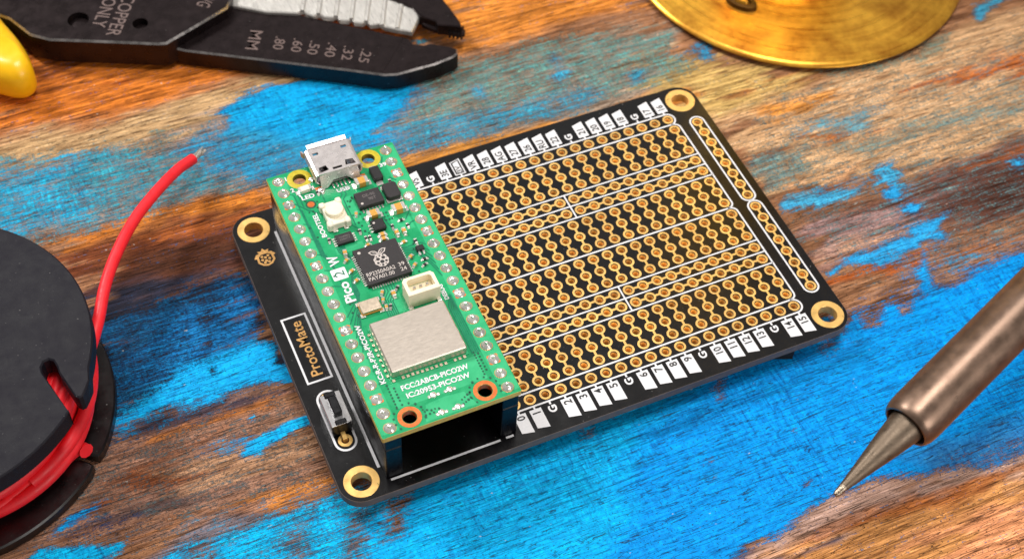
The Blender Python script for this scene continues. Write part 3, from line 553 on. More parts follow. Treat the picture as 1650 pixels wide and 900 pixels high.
# printed label tags
def tag(txt, i, top):
    x = i * P; b = MB(); z = Z0 + .022
    sgn = 1 if top else -1; yp = 17.5 * P if top else -.5 * P
    b.ribbon([(x, yp), (x, yp + sgn * .62)], .3, Z0, .018)
    if txt == 'G':
        o = b.build('pin_tag', M_silk, pb, smooth=0)
        text('G', x, yp + sgn * 1.45, z, 1.25, 1.35, M_silk, o, up=True, bold=.035); return
    a = yp + sgn * .55
    if top: q = [(x - .95, a), (x + .95, a), (x + .95, 48.45), (x - .95, 48.0)]
    else: q = [(x - .95, -5.0), (x + .95, -5.4), (x + .95, a), (x - .95, a)]
    b.poly(q, z); o = b.build('pin_tag', M_silk, pb, smooth=0)
    cy = yp + sgn * 1.75
    if txt == '3V':
        c = Vector((x, (q[0][1] + q[2][1]) / 2)); f = MB(); ins = lambda k: [(c.x + (px - c.x) * k, c.y + (py - c.y) * (1 - (1 - k) * .55)) for px, py in q]
        f.poly(ins(.8), z + .01); f.build('tag_border', M_blacktxt, o, smooth=0)
        MB().poly(ins(.52), z + .02).build('tag_field', M_silk, o, smooth=0)
        text(txt, x, cy, z + .03, 1.5, .85, M_blacktxt, o, up=True, bold=.02); return
    if not top: cy = yp - (1.25 if len(txt) == 1 else 1.6)
    text(txt, x, cy, z + .012, None, 1.3, M_blacktxt, o, up=True, bold=.022)
for i, t in enumerate('0 1 G 2 3 4 5 G 6 7 8 9 G 10 11 12 13 G 14 15'.split()): tag(t, i, False)
for i, t in enumerate('VB VS G 3E 3V VR 28 AG 27 26 RU 22 G 21 20 19 18 G 17 16'.split()): tag(t, i, True)
# reset button
bt = MB().box(-26.6, -23.7, 5.0, 10.6, Z0 + .05, Z0 + 2.7, .08).build('push_button', M_black, pb)
MB().box(-26.75, -23.55, 4.9, 10.6, Z0 + 2.72, Z0 + 3.0, .1).box(-26.76, -26.62, 5.2, 10.3, Z0 + .3, Z0 + 2.8, .02).box(-23.68, -23.54, 5.2, 10.3, Z0 + .3, Z0 + 2.8, .02).build('cover_plate', mat('button_cover', (214, 212, 214), .2, metal=.75, vary=.06, scale=6), bt)
MB().box(-25.85, -24.55, 6.3, 9.3, Z0 + 3.0, Z0 + 4.1, .12).build('plunger', M_black, bt)
for ya, yb in ((4.85, 5.75), (9.75, 10.75)): MB().box(-26.05, -24.35, ya, yb, Z0 + 2.9, Z0 + 3.2, .14).build('clip', M_black, bt)
for y, s in ((3.9, 1), (11.6, -1)):
    MB().lathe([(1.1, Z0 + .005), (1.06, Z0 + .05), (.6, Z0 + .05), (.48, Z0 - .1), (.47, Z0 - 1.6)], 16, -25.2, y).build('button_pad', M_gold, bt)
    MB().box(-25.55, -24.85, y - .2, y + .2, Z0 - 2.2, Z0 + .75, .05).box(-25.55, -24.85, min(y + .15 * s, y + 1.2 * s), max(y + .15 * s, y + 1.2 * s), Z0 + .55, Z0 + .8, .05).build('button_lead', M_gold, bt)
# the two socket strips that carry the small board
PX, PY, PZ = -22.26, -4.48, 11.09
for hx in (-20.65, -2.87):
    h = MB().box(hx - 1.25, hx + 1.25, -4.4, 46.6, Z0 + .03, Z0 + 7.55, .12).build('socket_strip', M_header, pb)
    d = MB()
    for k in range(20):
        y = -3.11 + k * P
        d.box(hx - .9, hx + .9, y - .95, y + .95, Z0 + 7.55, Z0 + 7.58, 0)
    d.build('socket_openings', M_rubber, h)['kind'] = 'stuff'
# feet under the board
ft = MB().plate([(38.0, -3.2), (45.4, -6.15), (46.9, -4.6), (44, 4), (36, 4)], [], .02, Z0 - 1.62, bev=.15)
ft.build('rubber_foot', M_rubber, pb)
for x, y in ((-22, 8), (-22, 36), (44, 38)): MB().lathe([(2.6, Z0 - 1.62), (3.0, .4), (2.8, .02)], 20, x, y, cap_bot=True).build('rubber_foot', M_rubber, pb)

# ------------------------------------------------------------------ microcontroller board plugged into the sockets
M_green = mat('green_solder_mask', (16, 156, 98), .30, spec=.5, vary=.13, scale=5)
M_green2 = mat('green_mask_over_copper', (48, 176, 118), .30, spec=.5, vary=.10, scale=5)
M_trace = mat('green_mask_over_trace', (8, 116, 84), .30, spec=.5, vary=.08)
M_via = mat('tented_via', (6, 84, 58), .4, vary=.1)
M_fr4 = mat('bare_laminate', (206, 178, 84), .55, vary=.18, scale=14)
M_yring = mat('yellow_laminate_ring', (196, 176, 40), .42, vary=.15, scale=20)
M_copper = mat('copper_ring', (226, 120, 64), .36, metal=.55, vary=.1, scale=14)
M_chip = mat('chip_epoxy', (36, 31, 33), .5, dust=.3, vary=.12, scale=30, bump=.12, bscale=220)
M_chip2 = mat('dark_epoxy', (20, 18, 20), .5, vary=.12, scale=30, bump=.1, bscale=220)
M_print = mat('pale_laser_print', (196, 186, 180), .6, vary=.06)
M_print2 = mat('faint_laser_print', (112, 104, 104), .6, vary=.06)
M_shield = mat('brushed_shield', (206, 194, 182), .34, metal=.8, vary=.025, rvar=.05, scale=14, bump=.02, bscale=40, stretch=(.7, 3, 1))
M_usb = mat('usb_steel', (214, 207, 206), .28, metal=.62, vary=.05, scale=8)
M_cream = mat('cream_plastic', (246, 234, 206), .45, vary=.05, scale=12)
M_white = mat('white_plastic', (236, 228, 208), .42, vary=.05, scale=12)
M_tan = mat('ceramic', (206, 152, 62), .45, vary=.14, scale=40)
M_xtal = mat('crystal_lid', (216, 198, 176), .34, metal=.6, vary=.07, scale=14)
M_dgreen = mat('dark_green_print', (18, 110, 78), .5, vary=.05)
mc = thing('microcontroller_board', 'green microcontroller board with silver usb socket plugged into the black board', 'circuit board', (PX, PY, Z0 + 7.6))
T = PZ - 7.6
MHP = [(4.8, 2.0), (16.2, 2.0), (4.8, 49.0), (16.2, 49.0)]
MB().plate(rrect(0, 21, 0, 51, .25, 3), [circle(x, y, 1.05, 20) for x, y in MHP], T - 1.0, T, bev=.03, mi=0, mside=1).build('board', [M_green, M_fr4], mc, smooth=40)
for x0, x1 in ((.36, 2.86), (18.14, 20.64)): MB().box(x0, x1, .1, 50.9, .04, T - 1.02, .1).build('pin_strip', M_header, mc)
for k, (x, y) in enumerate(MHP):
    if k < 2: MB().lathe([(1.72, T + .005), (1.7, T + .04), (1.12, T + .04), (1.04, T - .05), (1.03, T - 1.0)], 28, x, y).build('copper_ring', M_copper, mc)
    else: MB().lathe([(1.95, T + .004), (1.93, T + .012), (1.06, T + .012)], 28, x, y).lathe([(1.05, T + .012), (1.05, T - 1.0)], 20, x, y).build('laminate_ring', M_yring, mc)
# copper zones and traces below the mask
z = MB()
for q in ([(.15, .6), (2.75, .6), (2.75, 50.4), (.15, 50.4)], [(18.3, .6), (20.85, .6), (20.85, 50.4), (18.3, 50.4)], [(6.6, .35), (14.4, .35), (13.4, 3.0), (10.5, 3.3), (7.6, 3.0)], [(11.1, 8.0), (3.8, 8.0), (3.8, 3.8), (17.4, 3.8), (17.4, 8.0)],
          [(14.9, 33.2), (18.0, 33.2), (18.0, 36.0), (14.9, 36.0)], [(9.2, 42.9), (11.0, 42.9), (11.0, 37.5), (9.4, 37.5)], [(5.2, 32.6), (9.6, 32.6), (9.6, 33.8), (5.2, 33.8)], [(8.4, 19.2), (11.2, 19.2), (11.2, 24.0), (8.4, 24.0)]):
    z.poly(q if q[0][0] < 11.05 or q[0][1] != 8.0 else q, T + .006)
z.build('copper_zone', M_green2, mc, smooth=0)['kind'] = 'stuff'
tr = MB()
TN = [0]
def trace(*p, w=.17): TN[0] += 1; tr.ribbon(list(p), w, T, .009 + .0009 * TN[0])
for k in range(7):
    o = .34 * k
    trace((2.95 + o * .5, 33.2 - o), (2.95 + o * .5, 46 - 3.2 * k), (2.4, 46.6 - 3.2 * k))
    if k < 6: trace((5.6 + .22 * k, 33.9), (5.6 + .22 * k, 32.9 - .2 * k), (6.6 + .12 * k, 31.9 - .35 * k), (7.2, 31.6 - .4 * k))
for k in range(6):
    trace((7.1, 29.5 - .45 * k), (6.4 - .2 * k, 29.2 - .5 * k), (5.75 - .12 * k, 28.4 - .5 * k), (5.75 - .12 * k, 24.6 - .3 * k), (2.6, 21.2 - 2.2 * k * .6))
    trace((9.0 + .4 * k, 24.5), (9.0 + .4 * k, 23.8 - .2 * k), (8.3 + .3 * k, 22.8 - .25 * k), (8.3 + .3 * k, 19.0))
    trace((14.4, 30.8 - .4 * k), (15.3 + .25 * k, 30.2 - .4 * k), (17.6, 28.2 - .9 * k + 2), (18.3, 27.6 - 1.3 * k + 2))
trace((9.9, 44.3), (9.9, 43.6), (9.2, 42.8), (9.2, 37.2), (9.9, 36.3)); trace((10.5, 44.3), (10.5, 43.4), (9.75, 42.6), (9.75, 37.0))
trace((2.4, 47.4), (3.3, 46.9), (3.6, 45.4), (3.6, 43.0), (5.2, 41.4)); trace((2.4, 44.6), (4.1, 42.4), (4.1, 42.0)); trace((5.3, 45.8), (6.4, 45.1), (7.0, 45.1), (7.0, 42.6))
trace((17.2, 35.3), (18.6, 37.0)); trace((16.9, 33.4), (17.6, 34.4), (18.4, 34.6)); trace((14.6, 34.6), (14.0, 37.4), (14.0, 38.6)); trace((17.9, 44.2), (18.7, 43.2)); trace((17.2, 46.2), (18.4, 48.6))
for k in range(5): trace((17.0 + .28 * k, 8.4), (17.0 + .28 * k, 17.5 - .4 * k), (18.0, 19.5 - k * .2))
for k in range(4): trace((3.9, 9.3 + 2.4 * k), (2.7, 8.6 + 2.4 * k))
tr.build('copper_trace', M_trace, mc, smooth=0)['kind'] = 'stuff'
vi = MB(); rv = random.Random(3)
VP = []
for cx, cy, r0 in ((4.8, 2.0, 2.25), (16.2, 2.0, 2.25)):
    VP += [(cx + r0 * math.cos(a * .42), cy + r0 * math.sin(a * .42)) for a in range(15) if .4 < cy + r0 * math.sin(a * .42)]
VP += [(6.9 + .55 * k, 2.4 - .28 * k * (1 if k < 3 else .6)) for k in range(5)] + [(7.0 + .6 * k, 1.4) for k in range(3)] + [(14.1 - .5 * k, 2.6 - .25 * k) for k in range(4)] + [(13.9 - .45 * k, 1.7 - .2 * k) for k in range(4)]
VP += [(3.7, 8.0 - .55 * k) for k in range(8)] + [(4.5, 7.2 - .55 * k) for k in range(5)] + [(17.2, 8.6 - .5 * k) for k in range(9)] + [(17.75, 8.2 - .6 * k) for k in range(6)]
VP += [(rv.uniform(14.6, 17.6), rv.uniform(23.2, 31.5)) for _ in range(16)] + [(rv.uniform(9.3, 11.3), rv.uniform(34, 42.5)) for _ in range(14)] + [(rv.uniform(4, 6.2), rv.uniform(41.8, 45)) for _ in range(5)] + [(14.4 + .5 * (k % 3), 36.2 + .7 * (k // 3)) for k in range(9)] + [(rv.uniform(3, 5), rv.uniform(20, 42)) for _ in range(12)]
for x, y in VP: vi.poly(circle(x, y, rv.uniform(.13, .2), 8), T + .075)
vi.build('via', M_via, mc, smooth=0)['kind'] = 'stuff'
# forty soldered pads
def joint(square):
    b = MB(); ph = .5 if square else 0; T = 0
    if square: b.plate(rrect(-.86, .86, -.86, .86, .3, 3), [], T, T + .03, mi=1)
    else: b.lathe([(.93, T + .004), (.92, T + .03), (0.3, T + .03)], 18, mi=1)
    q_ = 1.06 if square else 1
    prof = [(.88 * q_, T + .03), (.82 * q_, T + .16), (.6, T + .34), (.40, T + .46), (.30, T + .52)]
    b.lathe(prof, 8 if square else 18, phase=ph, cap_bot=False)
    b.lathe([(.30, T + .5), (.27, T + .72), (.16, T + .78), (.01, T + .79)], 10)
    return b.mesh('solder_joint', [M_solder, M_copper], 45)
jr, js = joint(False), joint(True)
for side, x in ((0, 1.61), (1, 19.39)):
    for k in range(20):
        o = put('solder_joint', js if k in (2, 7, 12, 17) else jr, mc, (x, 1.37 + (19 - k) * P, T), rv.uniform(0, 6.28) if k not in (2, 7, 12, 17) else 0)
        o.scale = (rv.uniform(.93, 1.04), rv.uniform(.93, 1.04), rv.uniform(.7, 1.35))
# usb socket
ux, uy0, uy1 = 10.5, 46.4, 52.0
us = MB()
us.plate([(ux - 3.3, uy0), (ux + 3.3, uy0), (ux + 3.3, uy1), (ux - 3.3, uy1)],
         [[(ux + s * 2.3 - .45, 50.5), (ux + s * 2.3 + .45, 50.5), (ux + s * 2.3 + .45, 51.0), (ux + s * 2.3 - .45, 51.0)] for s in (-1, 1)] +
         [[(ux + s * 1.35, 46.95), (ux + s * 3.0, 46.75), (ux + s * 2.75, 47.85), (ux + s * 1.6, 48.0)] for s in (-1, 1)] + [[(ux - .75, 46.75), (ux + .75, 46.75), (ux + .75, 47.2), (ux - .75, 47.2)]], T + 2.35, T + 2.6, bev=0)
sec_o = [(-3.3, 2.6), (-3.65, 2.45), (-3.8, 2.1), (-3.8, 1.0), (-3.0, .12), (3.0, .12), (3.8, 1.0), (3.8, 2.1), (3.65, 2.45), (3.3, 2.6)]
sec_i = [(-3.3, 2.36), (-3.5, 2.25), (-3.58, 2.0), (-3.58, 1.1), (-2.9, .36), (2.9, .36), (3.58, 1.1), (3.58, 2.0), (3.5, 2.25), (3.3, 2.36)]
n = len(sec_o)
vs = [(ux + x, yy, T + zz) for yy in (uy0, uy1) for x, zz in sec_o] + [(ux + x, yy, T + zz) for yy in (uy0, uy1) for x, zz in sec_i]
fs = []
for k in range(n - 1): fs += [(k, n + k, n + k + 1, k + 1), (2 * n + k, 2 * n + k + 1, 3 * n + k + 1, 3 * n + k)]
for k in range(n - 1): fs += [(k, k + 1, 2 * n + k + 1, 2 * n + k), (n + k, 3 * n + k, 3 * n + k + 1, n + k + 1)]
us.add(vs, fs); usb = us.build('usb_connector', M_usb, mc, smooth=40)
def lip(p0, p1, dx, dz):
    (ax, az), (bx, bz) = p0, p1
    MBv = [(ux + ax, uy1 - .02, T + az), (ux + bx, uy1 - .02, T + bz), (ux + bx + dx, uy1 + .55, T + bz + dz), (ux + ax + dx, uy1 + .55, T + az + dz)]
    nrm = Vector((bz - az, 0, -(bx - ax))).normalized() * .2
    b = MB(); b.add(MBv + [(x - nrm.x, y, z_ - nrm.z) for x, y, z_ in MBv], [(0, 1, 2, 3), (7, 6, 5, 4), (0, 4, 5, 1), (1, 5, 6, 2), (2, 6, 7, 3), (3, 7, 4, 0)])
    b.build('flared_lip', M_usb, usb)
lip((-3.2, 2.6), (3.2, 2.6), 0, .28); lip((-3.8, 1.0), (-3.8, 2.1), -.2, 0); lip((3.8, 2.1), (3.8, 1.0), .2, 0)
# rear skirt with its arch, and the five pins under it
top_l = [(-3.1, 46.42, 2.3), (-1.7, 46.40, 2.55), (-.6, 46.4, 2.58), (.6, 46.4, 2.58), (1.7, 46.4, 2.55), (3.1, 46.42, 2.3)]
low_l = [(-3.2, 45.5, .15), (-2.2, 45.55, .2), (-1.1, 45.95, 1.15), (1.1, 45.95, 1.15), (2.2, 45.55, .2), (3.2, 45.5, .15)]
b = MB(); vs = [(ux + x, y, T + z_) for x, y, z_ in top_l + low_l] + [(ux + x, y + .2, T + z_ - .06) for x, y, z_ in top_l + low_l]
fs = [(k, k + 6, k + 7, k + 1) for k in range(5)] + [(12 + k, 13 + k, 19 + k, 18 + k) for k in range(5)] + [(6 + k, 18 + k, 19 + k, 7 + k) for k in range(5)] + [(k, k + 1, 13 + k, 12 + k) for k in range(5)] + [(0, 12, 18, 6), (5, 11, 23, 17)]
b.add(vs, fs); b.build('rear_skirt', M_usb, usb, smooth=50)
MB().box(ux - 2.9, ux + 2.9, 46.5, 47.0, T + .1, T + 2.3, 0).build('insulator', M_black, usb)
MB().box(ux - 1.9, ux + 1.9, 47.0, 51.6, T + 1.3, T + 1.75, .05).build('tongue', M_black, usb)
for s in (-1, 1):
    MB().box(ux + s * 3.55 - .55, ux + s * 3.55 + .55, 44.95, 46.35, T + .005, T + .035, 0).build('copper_pad', M_copper, usb)
    MB().lathe([(.62, T + .03), (.5, T + .22), (.2, T + .34), (.01, T + .36)], 10, ux + s * 3.25, 45.55).build('solder_blob', M_solder, usb)
    MB().lathe([(.5, T + .03), (.42, T + .3), (.01, T + .5)], 10, ux + s * 4.05, 48.1).build('solder_blob', M_solder, usb)
for k in range(5): MB().box(ux - 1.3 + .65 * k - .13, ux - 1.3 + .65 * k + .13, 45.15, 46.2, T + .02, T + .22, .04).build('usb_pin', M_solder, usb)
# small parts
def chip_part(name, x0, x1, y0, y1, h, m=None, bev=.06): return MB().box(x0, x1, y0, y1, T + .03, T + h, bev).build(name, m or M_chip, mc)
def pins(parent, pts, w, l, h=.16, name='pins'):
    b = MB()
    for x, y, hor in pts:
        a, c = (l, w) if hor else (w, l); b.box(x - a / 2, x + a / 2, y - c / 2, y + c / 2, T + .01, T + h, .02)
    o = b.build(name, M_solder, parent); o['kind'] = 'stuff'; return o
def passive(x, y, l, w_, h, m, rot=0, name='capacitor', e=.26):
    o = MB().box(-l / 2 + l * e, l / 2 - l * e, -w_ / 2, w_ / 2, .04, h, .03).build(name, m, mc, (x, y, T), math.radians(rot))
    for s in (-1, 1): MB().box(min(s * l / 2, s * l * (.5 - e)), max(s * l / 2, s * l * (.5 - e)), -w_ / 2 - .015, w_ / 2 + .015, .02, h + .015, .05).box(min(s * l * .5, s * l * .72), max(s * l * .5, s * l * .72), -w_ / 2 * .8, w_ / 2 * .8, .01, .1, 0).build('end_cap', M_solder, o)
    return o
rp = chip_part('main_chip', 7.3, 14.2, 24.9, 31.9, .85)
pins(rp, [(7.12, 25.6 + .4 * k, True) for k in range(15)] + [(14.38, 25.6 + .4 * k, True) for k in range(15)] + [(7.95 + .4 * k, 24.72, False) for k in range(15)] + [(7.95 + .4 * k, 32.08, False) for k in range(15)], .22, .42)
def berry():
    b = MB(); z_ = T + .855
    out = [(1.12 * math.cos(a) * (1 + .05 * math.cos(9 * a)), -.1 + 1.22 * math.sin(a) * (1 + .05 * math.cos(9 * a))) for a in [2 * math.pi * k / 45 for k in range(45)]]
    hs = [circle(-.42, .22, .3, 10), circle(.44, .28, .3, 10), circle(.04, -.42, .34, 10), circle(-.62, -.48, .22, 8), circle(.68, -.44, .22, 8), circle(-.82, .1, .09, 6), circle(.86, .14, .09, 6), circle(-.05, -1.02, .2, 8), circle(-.48, -.88, .1, 6), circle(.46, -.9, .13, 6), circle(0, .74, .16, 8), circle(-.5, .72, .13, 6), circle(.52, .76, .13, 6)]
    b.plate(out, hs, z_ - .01, z_, bottom=False)
    for s in (-1, 1): b.ribbon([(s * x, y) for x, y in [(.08, 1.12), (.5, 1.1), (1.0, 1.35), (1.28, 1.85), (.85, 1.95), (.4, 1.8), (.12, 1.45)]], .16, z_ - .02, .02, closed=True); b.ribbon([(s * .15, 1.2), (s * .8, 1.65)], .1, z_ - .02, .024)
    return b
berry().build('berry_logo', M_print, rp, (10.75, 28.75, 0), smooth=0)
text('RP2350A0A2', 9.95, 26.75, T + .86, 4.5, .72, M_print, rp, bold=.01); text('PAYA01.00', 9.75, 25.85, T + .86, 4.0, .72, M_print, rp, bold=.01)
text('39', 13.25, 26.9, T + .86, .95, .7, M_print, rp, bold=.01); text('24', 13.25, 25.95, T + .86, .95, .7, M_print, rp, bold=.01)
MB().poly(circle(8.1, 31.1, .26, 12), T + .856).build('pin_one_dot', M_print, rp, smooth=0)
fl = chip_part('flash_chip', 5.85, 8.5, 34.0, 35.85, .62)
pins(fl, [(5.6, 34.25 + .45 * k, True) for k in range(4)] + [(8.75, 34.25 + .45 * k, True) for k in range(4)], .26, .45); text('V6408H', 7.2, 35.2, T + .63, 1.7, .32, M_print2, fl); text('2206CT', 7.2, 34.7, T + .63, 1.7, .32, M_print2, fl)
rg = chip_part('regulator_chip', 11.3, 15.35, 39.35, 42.3, .9); pins(rg, [(11.75 + .52 * k, 39.0, False) for k in range(7)] + [(11.75 + .52 * k, 42.6, False) for k in range(7)], .26, .6)
text('DE-90', 13.4, 41.3, T + .91, 1.9, .55, M_print2, rg); text('90T', 13.75, 40.5, T + .91, 1.2, .55, M_print2, rg); MB().poly(circle(11.9, 39.95, .22, 10), T + .906).build('pin_one_dot', M_print, rg, smooth=0)
ind = MB().plate([(16.2, 39.3), (17.85, 39.3), (18.15, 39.7), (18.15, 42.0), (17.85, 42.35), (16.2, 42.35), (15.85, 42.0), (15.85, 39.7)], [], T + .1, T + 1.15, bev=.1).build('inductor', M_chip, mc)
MB().box(15.75, 18.25, 39.05, 39.9, T + .02, T + .3, .05).build('terminal', M_solder, ind); MB().box(15.75, 18.25, 41.8, 42.6, T + .02, T + .3, .05).build('terminal', M_solder, ind)
di = MB().box(15.3, 16.85, 43.75, 46.4, T + .1, T + 1.1, .14).build('diode', M_chip2, mc); MB().box(15.55, 16.6, 42.95, 43.8, T + .01, T + .3, .06).build('terminal', M_solder, di); MB().box(15.55, 16.6, 46.35, 47.1, T + .01, T + .3, .06).build('terminal', M_solder, di)
sq = chip_part('transistor_chip', 11.75, 13.8, 34.35, 36.45, .85, M_chip2, .14); MB().poly(circle(12.2, 35.75, .2, 10), T + .856).build('pin_one_dot', M_print, sq, smooth=0)
pins(sq, [(11.6, 34.8 + .6 * k, True) for k in range(3)], .3, .5)
st = chip_part('small_transistor', 16.4, 17.65, 28.5, 29.4, .7, M_chip2, .1); pins(st, [(16.7, 28.2, False), (17.35, 28.2, False), (17.0, 29.7, False)], .3, .7, .3)
passive(13.4, 44.35, 2.1, 1.3, 1.15, M_tan); passive(16.8, 37.25, 2.1, 1.35, 1.15, M_tan); passive(12.85, 37.55, 2.0, 1.2, 1.1, M_tan)
passive(12.75, 33.55, 1.1, .62, .6, M_tan); passive(12.65, 32.72, 1.1, .62, .6, M_tan); passive(14.9, 33.1, 1.15, .6, .6, M_tan, 90); passive(16.05, 33.0, 1.15, .6, .6, M_tan, 90); passive(6.3, 32.3, 1.0, .6, .65, M_tan, 80); passive(10.3, 22.5, 1.1, .6, .6, M_tan, 90)
for x, y, r in ((16.44, 35.25, 0), (14.76, 34.55, 80), (17.0, 33.9, 90), (17.0, 30.6, 90), (17.65, 43.2, 90), (10.25, 33.85, 90), (10.85, 33.8, 90), (16.97, 26.9, 0), (16.6, 25.9, 20), (9.1, 20.6, 70), (11.2, 23.4, 45), (4.95, 35.55, 80), (6.5, 45.2, 90), (7.2, 45.3, 90), (9.85, 35.5, 80)): passive(x, y, .85, .42, .34, M_chip2, r, 'resistor')
for x, y, r in ((6.05, 31.0, 30), (6.1, 28.85, 20), (6.15, 26.9, 20), (8.85, 23.4, 60), (8.5, 22.1, 70), (8.5, 20.7, 80), (15.2, 28.1, 30), (15.25, 31.1, 10), (10.05, 32.55, 10), (10.5, 38.9, 70), (15.2, 26.4, 40)): passive(x, y, .85, .45, .42, M_tan, r)
passive(4.85, 46.4, 2.1, .95, .75, M_white, 3, 'indicator_led', .2)
MB().lathe([(.85, T + .005), (.83, T + .018), (.5, T + .018)], 18, 4.78, 43.46, mi=0).poly(circle(4.78, 43.46, .56, 18), T + .026, 1).build('fiducial_mark', [M_via, M_copper], mc)
# boot button
bb = MB().box(5.75, 8.95, 37.3, 41.9, T + .05, T + 1.35, .12).build('boot_button', M_white, mc)
for x, y in ((5.95, 41.45), (8.6, 41.6), (5.9, 37.6), (8.65, 37.55)): MB().box(x - .45, x + .45, y - .55, y + .55, T + .04, T + 1.6, .18).build('corner_post', M_white, bb)
MB().lathe([(1.42, T + 1.3), (1.42, T + 1.95), (1.3, T + 2.1), (.05, T + 2.14)], 24, 7.35, 39.75, cap_bot=True).build('button_cap', M_cream, bb)
MB().box(6.1, 6.9, 36.75, 37.35, T + .02, T + .3, .05).build('terminal', M_solder, bb); MB().box(7.9, 8.6, 36.75, 37.35, T + .02, T + .3, .05).build('terminal', M_solder, bb); MB().box(6.1, 6.9, 41.85, 42.35, T + .02, T + .3, .05).build('terminal', M_solder, bb)
# debug connector: open box with a notched wall and three pins
cx0, cx1, cy0, cy1, ch = 11.5, 16.45, 19.25, 22.5, 3.1
co = MB().plate([(cx0, cy0), (cx1, cy0), (cx1, cy1 - .5), (cx1 - .4, cy1), (cx0 + .4, cy1), (cx0, cy1 - .5)], [[(cx0 + .55, cy0 + .7), (cx1 - .55, cy0 + .7), (cx1 - .55, cy1 - .85), (cx1 - .9, cy1 - .5), (cx0 + .9, cy1 - .5), (cx0 + .55, cy1 - .85)]], T + 1.5, T + ch, bev=.06).box(cx0 + .03, cx1 - .03, cy0 + .03, cy1 - .55, T + .08, T + 1.52, 0).build('debug_connector', M_cream, mc)
for k in range(3): MB().box(13.0 + k - .2, 13.0 + k + .2, 20.7, 21.1, T + 1.5, T + 2.5, .05).build('contact_pin', M_pin, co)
for s in (0, 1): MB().box((cx0 - .05, cx1 - .6)[s], (cx0 + .6, cx1 + .05)[s], cy0 - .5, cy0 + .1, T + .01, T + .4, .06).build('terminal', M_solder, co)
# crystal
xt = MB().box(4.75, 7.8, 20.55, 22.65, T + .35, T + .85, .12).build('crystal', M_xtal, mc); MB().box(4.68, 7.88, 20.45, 22.75, T + .05, T + .36, .04).build('ceramic_base', M_tan, xt)
MB().box(4.45, 5.2, 20.15, 20.85, T + .01, T + .22, .04).build('terminal', M_solder, xt); MB().box(7.35, 8.1, 20.15, 20.85, T + .01, T + .22, .04).build('terminal', M_solder, xt); MB().box(4.45, 5.2, 22.35, 23.0, T + .01, T + .22, .04).build('terminal', M_solder, xt); MB().box(7.35, 8.1, 22.35, 23.0, T + .01, T + .22, .04).build('terminal', M_solder, xt)
# wireless module can
sh = MB().box(4.75, 16.25, 8.75, 17.85, T + .2, T + 1.75, .16).build('wireless_shield', M_shield, mc)
MB().box(4.55, 16.45, 8.55, 18.05, T + .02, T + .2, 0).build('module_substrate', M_green2, sh)
b = MB()
for k in range(16):
    if k in (1, 12): continue
    b.box(4.9 + .72 * k - .22, 4.9 + .72 * k + .22, 8.15, 8.62, T + .015, T + rv.uniform(.12, .24), .03)
for k in range(9): b.box(4.2, 4.6, 9.4 + .95 * k - .2, 9.4 + .95 * k + .2, T + .015, T + .18, .03)
b.build('pins', M_xtal, sh)['kind'] = 'stuff'
# test pads: three-lobed solder blobs
for x, y in ((9.2, 4.05), (11.65, 4.05), (9.2, .95), (11.65, .95)):
    MB().lathe([(.5, T + .01), (.42, T + .2), (.15, T + .3), (.01, T + .31)], 12, x, y + .05).lathe([(.3, T + .01), (.22, T + .14), (.01, T + .17)], 8, x - .68, y - .05).lathe([(.3, T + .01), (.22, T + .14), (.01, T + .17)], 8, x + .68, y - .05).build('test_pad', M_solder, mc)
# white print
for s, x, y, w_, h, up in (('1', 2.8, 49.7, None, .85, 0), ('2', 3.05, 47.15, None, .85, 0), ('39', 17.9, 46.95, 1.15, .8, 0), ('LED', 4.85, 45.05, 2.1, .85, 0), ('USB', 10.4, 44.5, 2.1, .8, 0), ('BOOTSEL', 4.6, 39.0, 5.0, .8, 1), ('Pico', 4.15, 25.5, 3.9, 1.6, 1), ('W', 4.25, 31.75, 1.9, 1.6, 1),
                           ('KC:R-R-P2R-PICO2W', 3.4, 13.9, 10.9, .8, 1), ('DEBUG', 17.3, 20.2, 2.9, .7, 1), ('FCC:2ABCB-PICO2W', 10.5, 6.75, 10.2, .92, 0), ('IC:20953-PICO2W', 10.45, 5.3, 9.6, .92, 0)):
    text(s, x, y, T + .08, w_, h, M_silk, mc, up=bool(up), bold=.03)
tb = MB().plate(rrect(3.1, 5.4, 28.05, 30.2, .2, 3), [], T + .01, T + .028).build('print_box', M_silk, mc, smooth=0); text('2', 4.25, 29.12, T + .045, 1.0, 1.5, M_dgreen, tb, up=True)
MB().poly(circle(3.75, 45.7, .2, 10), T + .03).build('print_dot', M_silk, mc, smooth=0)

# ------------------------------------------------------------------ wire stripper
M_tool = mat('blackened_steel', (46, 37, 38), .3, metal=.75, dust=.25, vary=.16, scale=5, bump=.08, bscale=90)
M_worn = mat('worn_bright_edge', (176, 170, 168), .28, metal=1, vary=.25, scale=7)
M_toolx = mat('etched_marking', (112, 94, 90), .6, metal=.3, vary=.12, scale=30)
M_ground = mat('ground_steel', (224, 220, 214), .34, metal=.7, vary=.16, scale=9, stretch=(7, .5, 1), bump=.35, bscale=14)
M_grip = mat('yellow_grip', (250, 190, 8), .38, vary=.05, scale=6, coat=.15)
ws = thing('wire_stripper', 'black steel wire stripper with scalloped bright blade and yellow grip', 'wire stripper')
lj = MB().plate([(-25.39, 92.28), (-23.73, 90.94), (-17.94, 87.47), (1.24, 75.86), (6.92, 72.28), (9.01, 71.62), (16.07, 71.50), (19.88, 72.02), (21.07, 72.57), (21.45, 73.78), (20.34, 74.91), (17.41, 76.92), (16.30, 76.85), (14.55, 77.88), (14.49, 79.28), (8.94, 83.91), (5.20, 86.77), (-2.20, 92.86), (-7.88, 97.22), (-11.59, 101.19), (-19.53, 105.38), (-24.50, 100.21)], [], .25, Z0 - .9, bev=.3, mbev=1).build('lower_jaw', [M_tool, M_worn], ws)
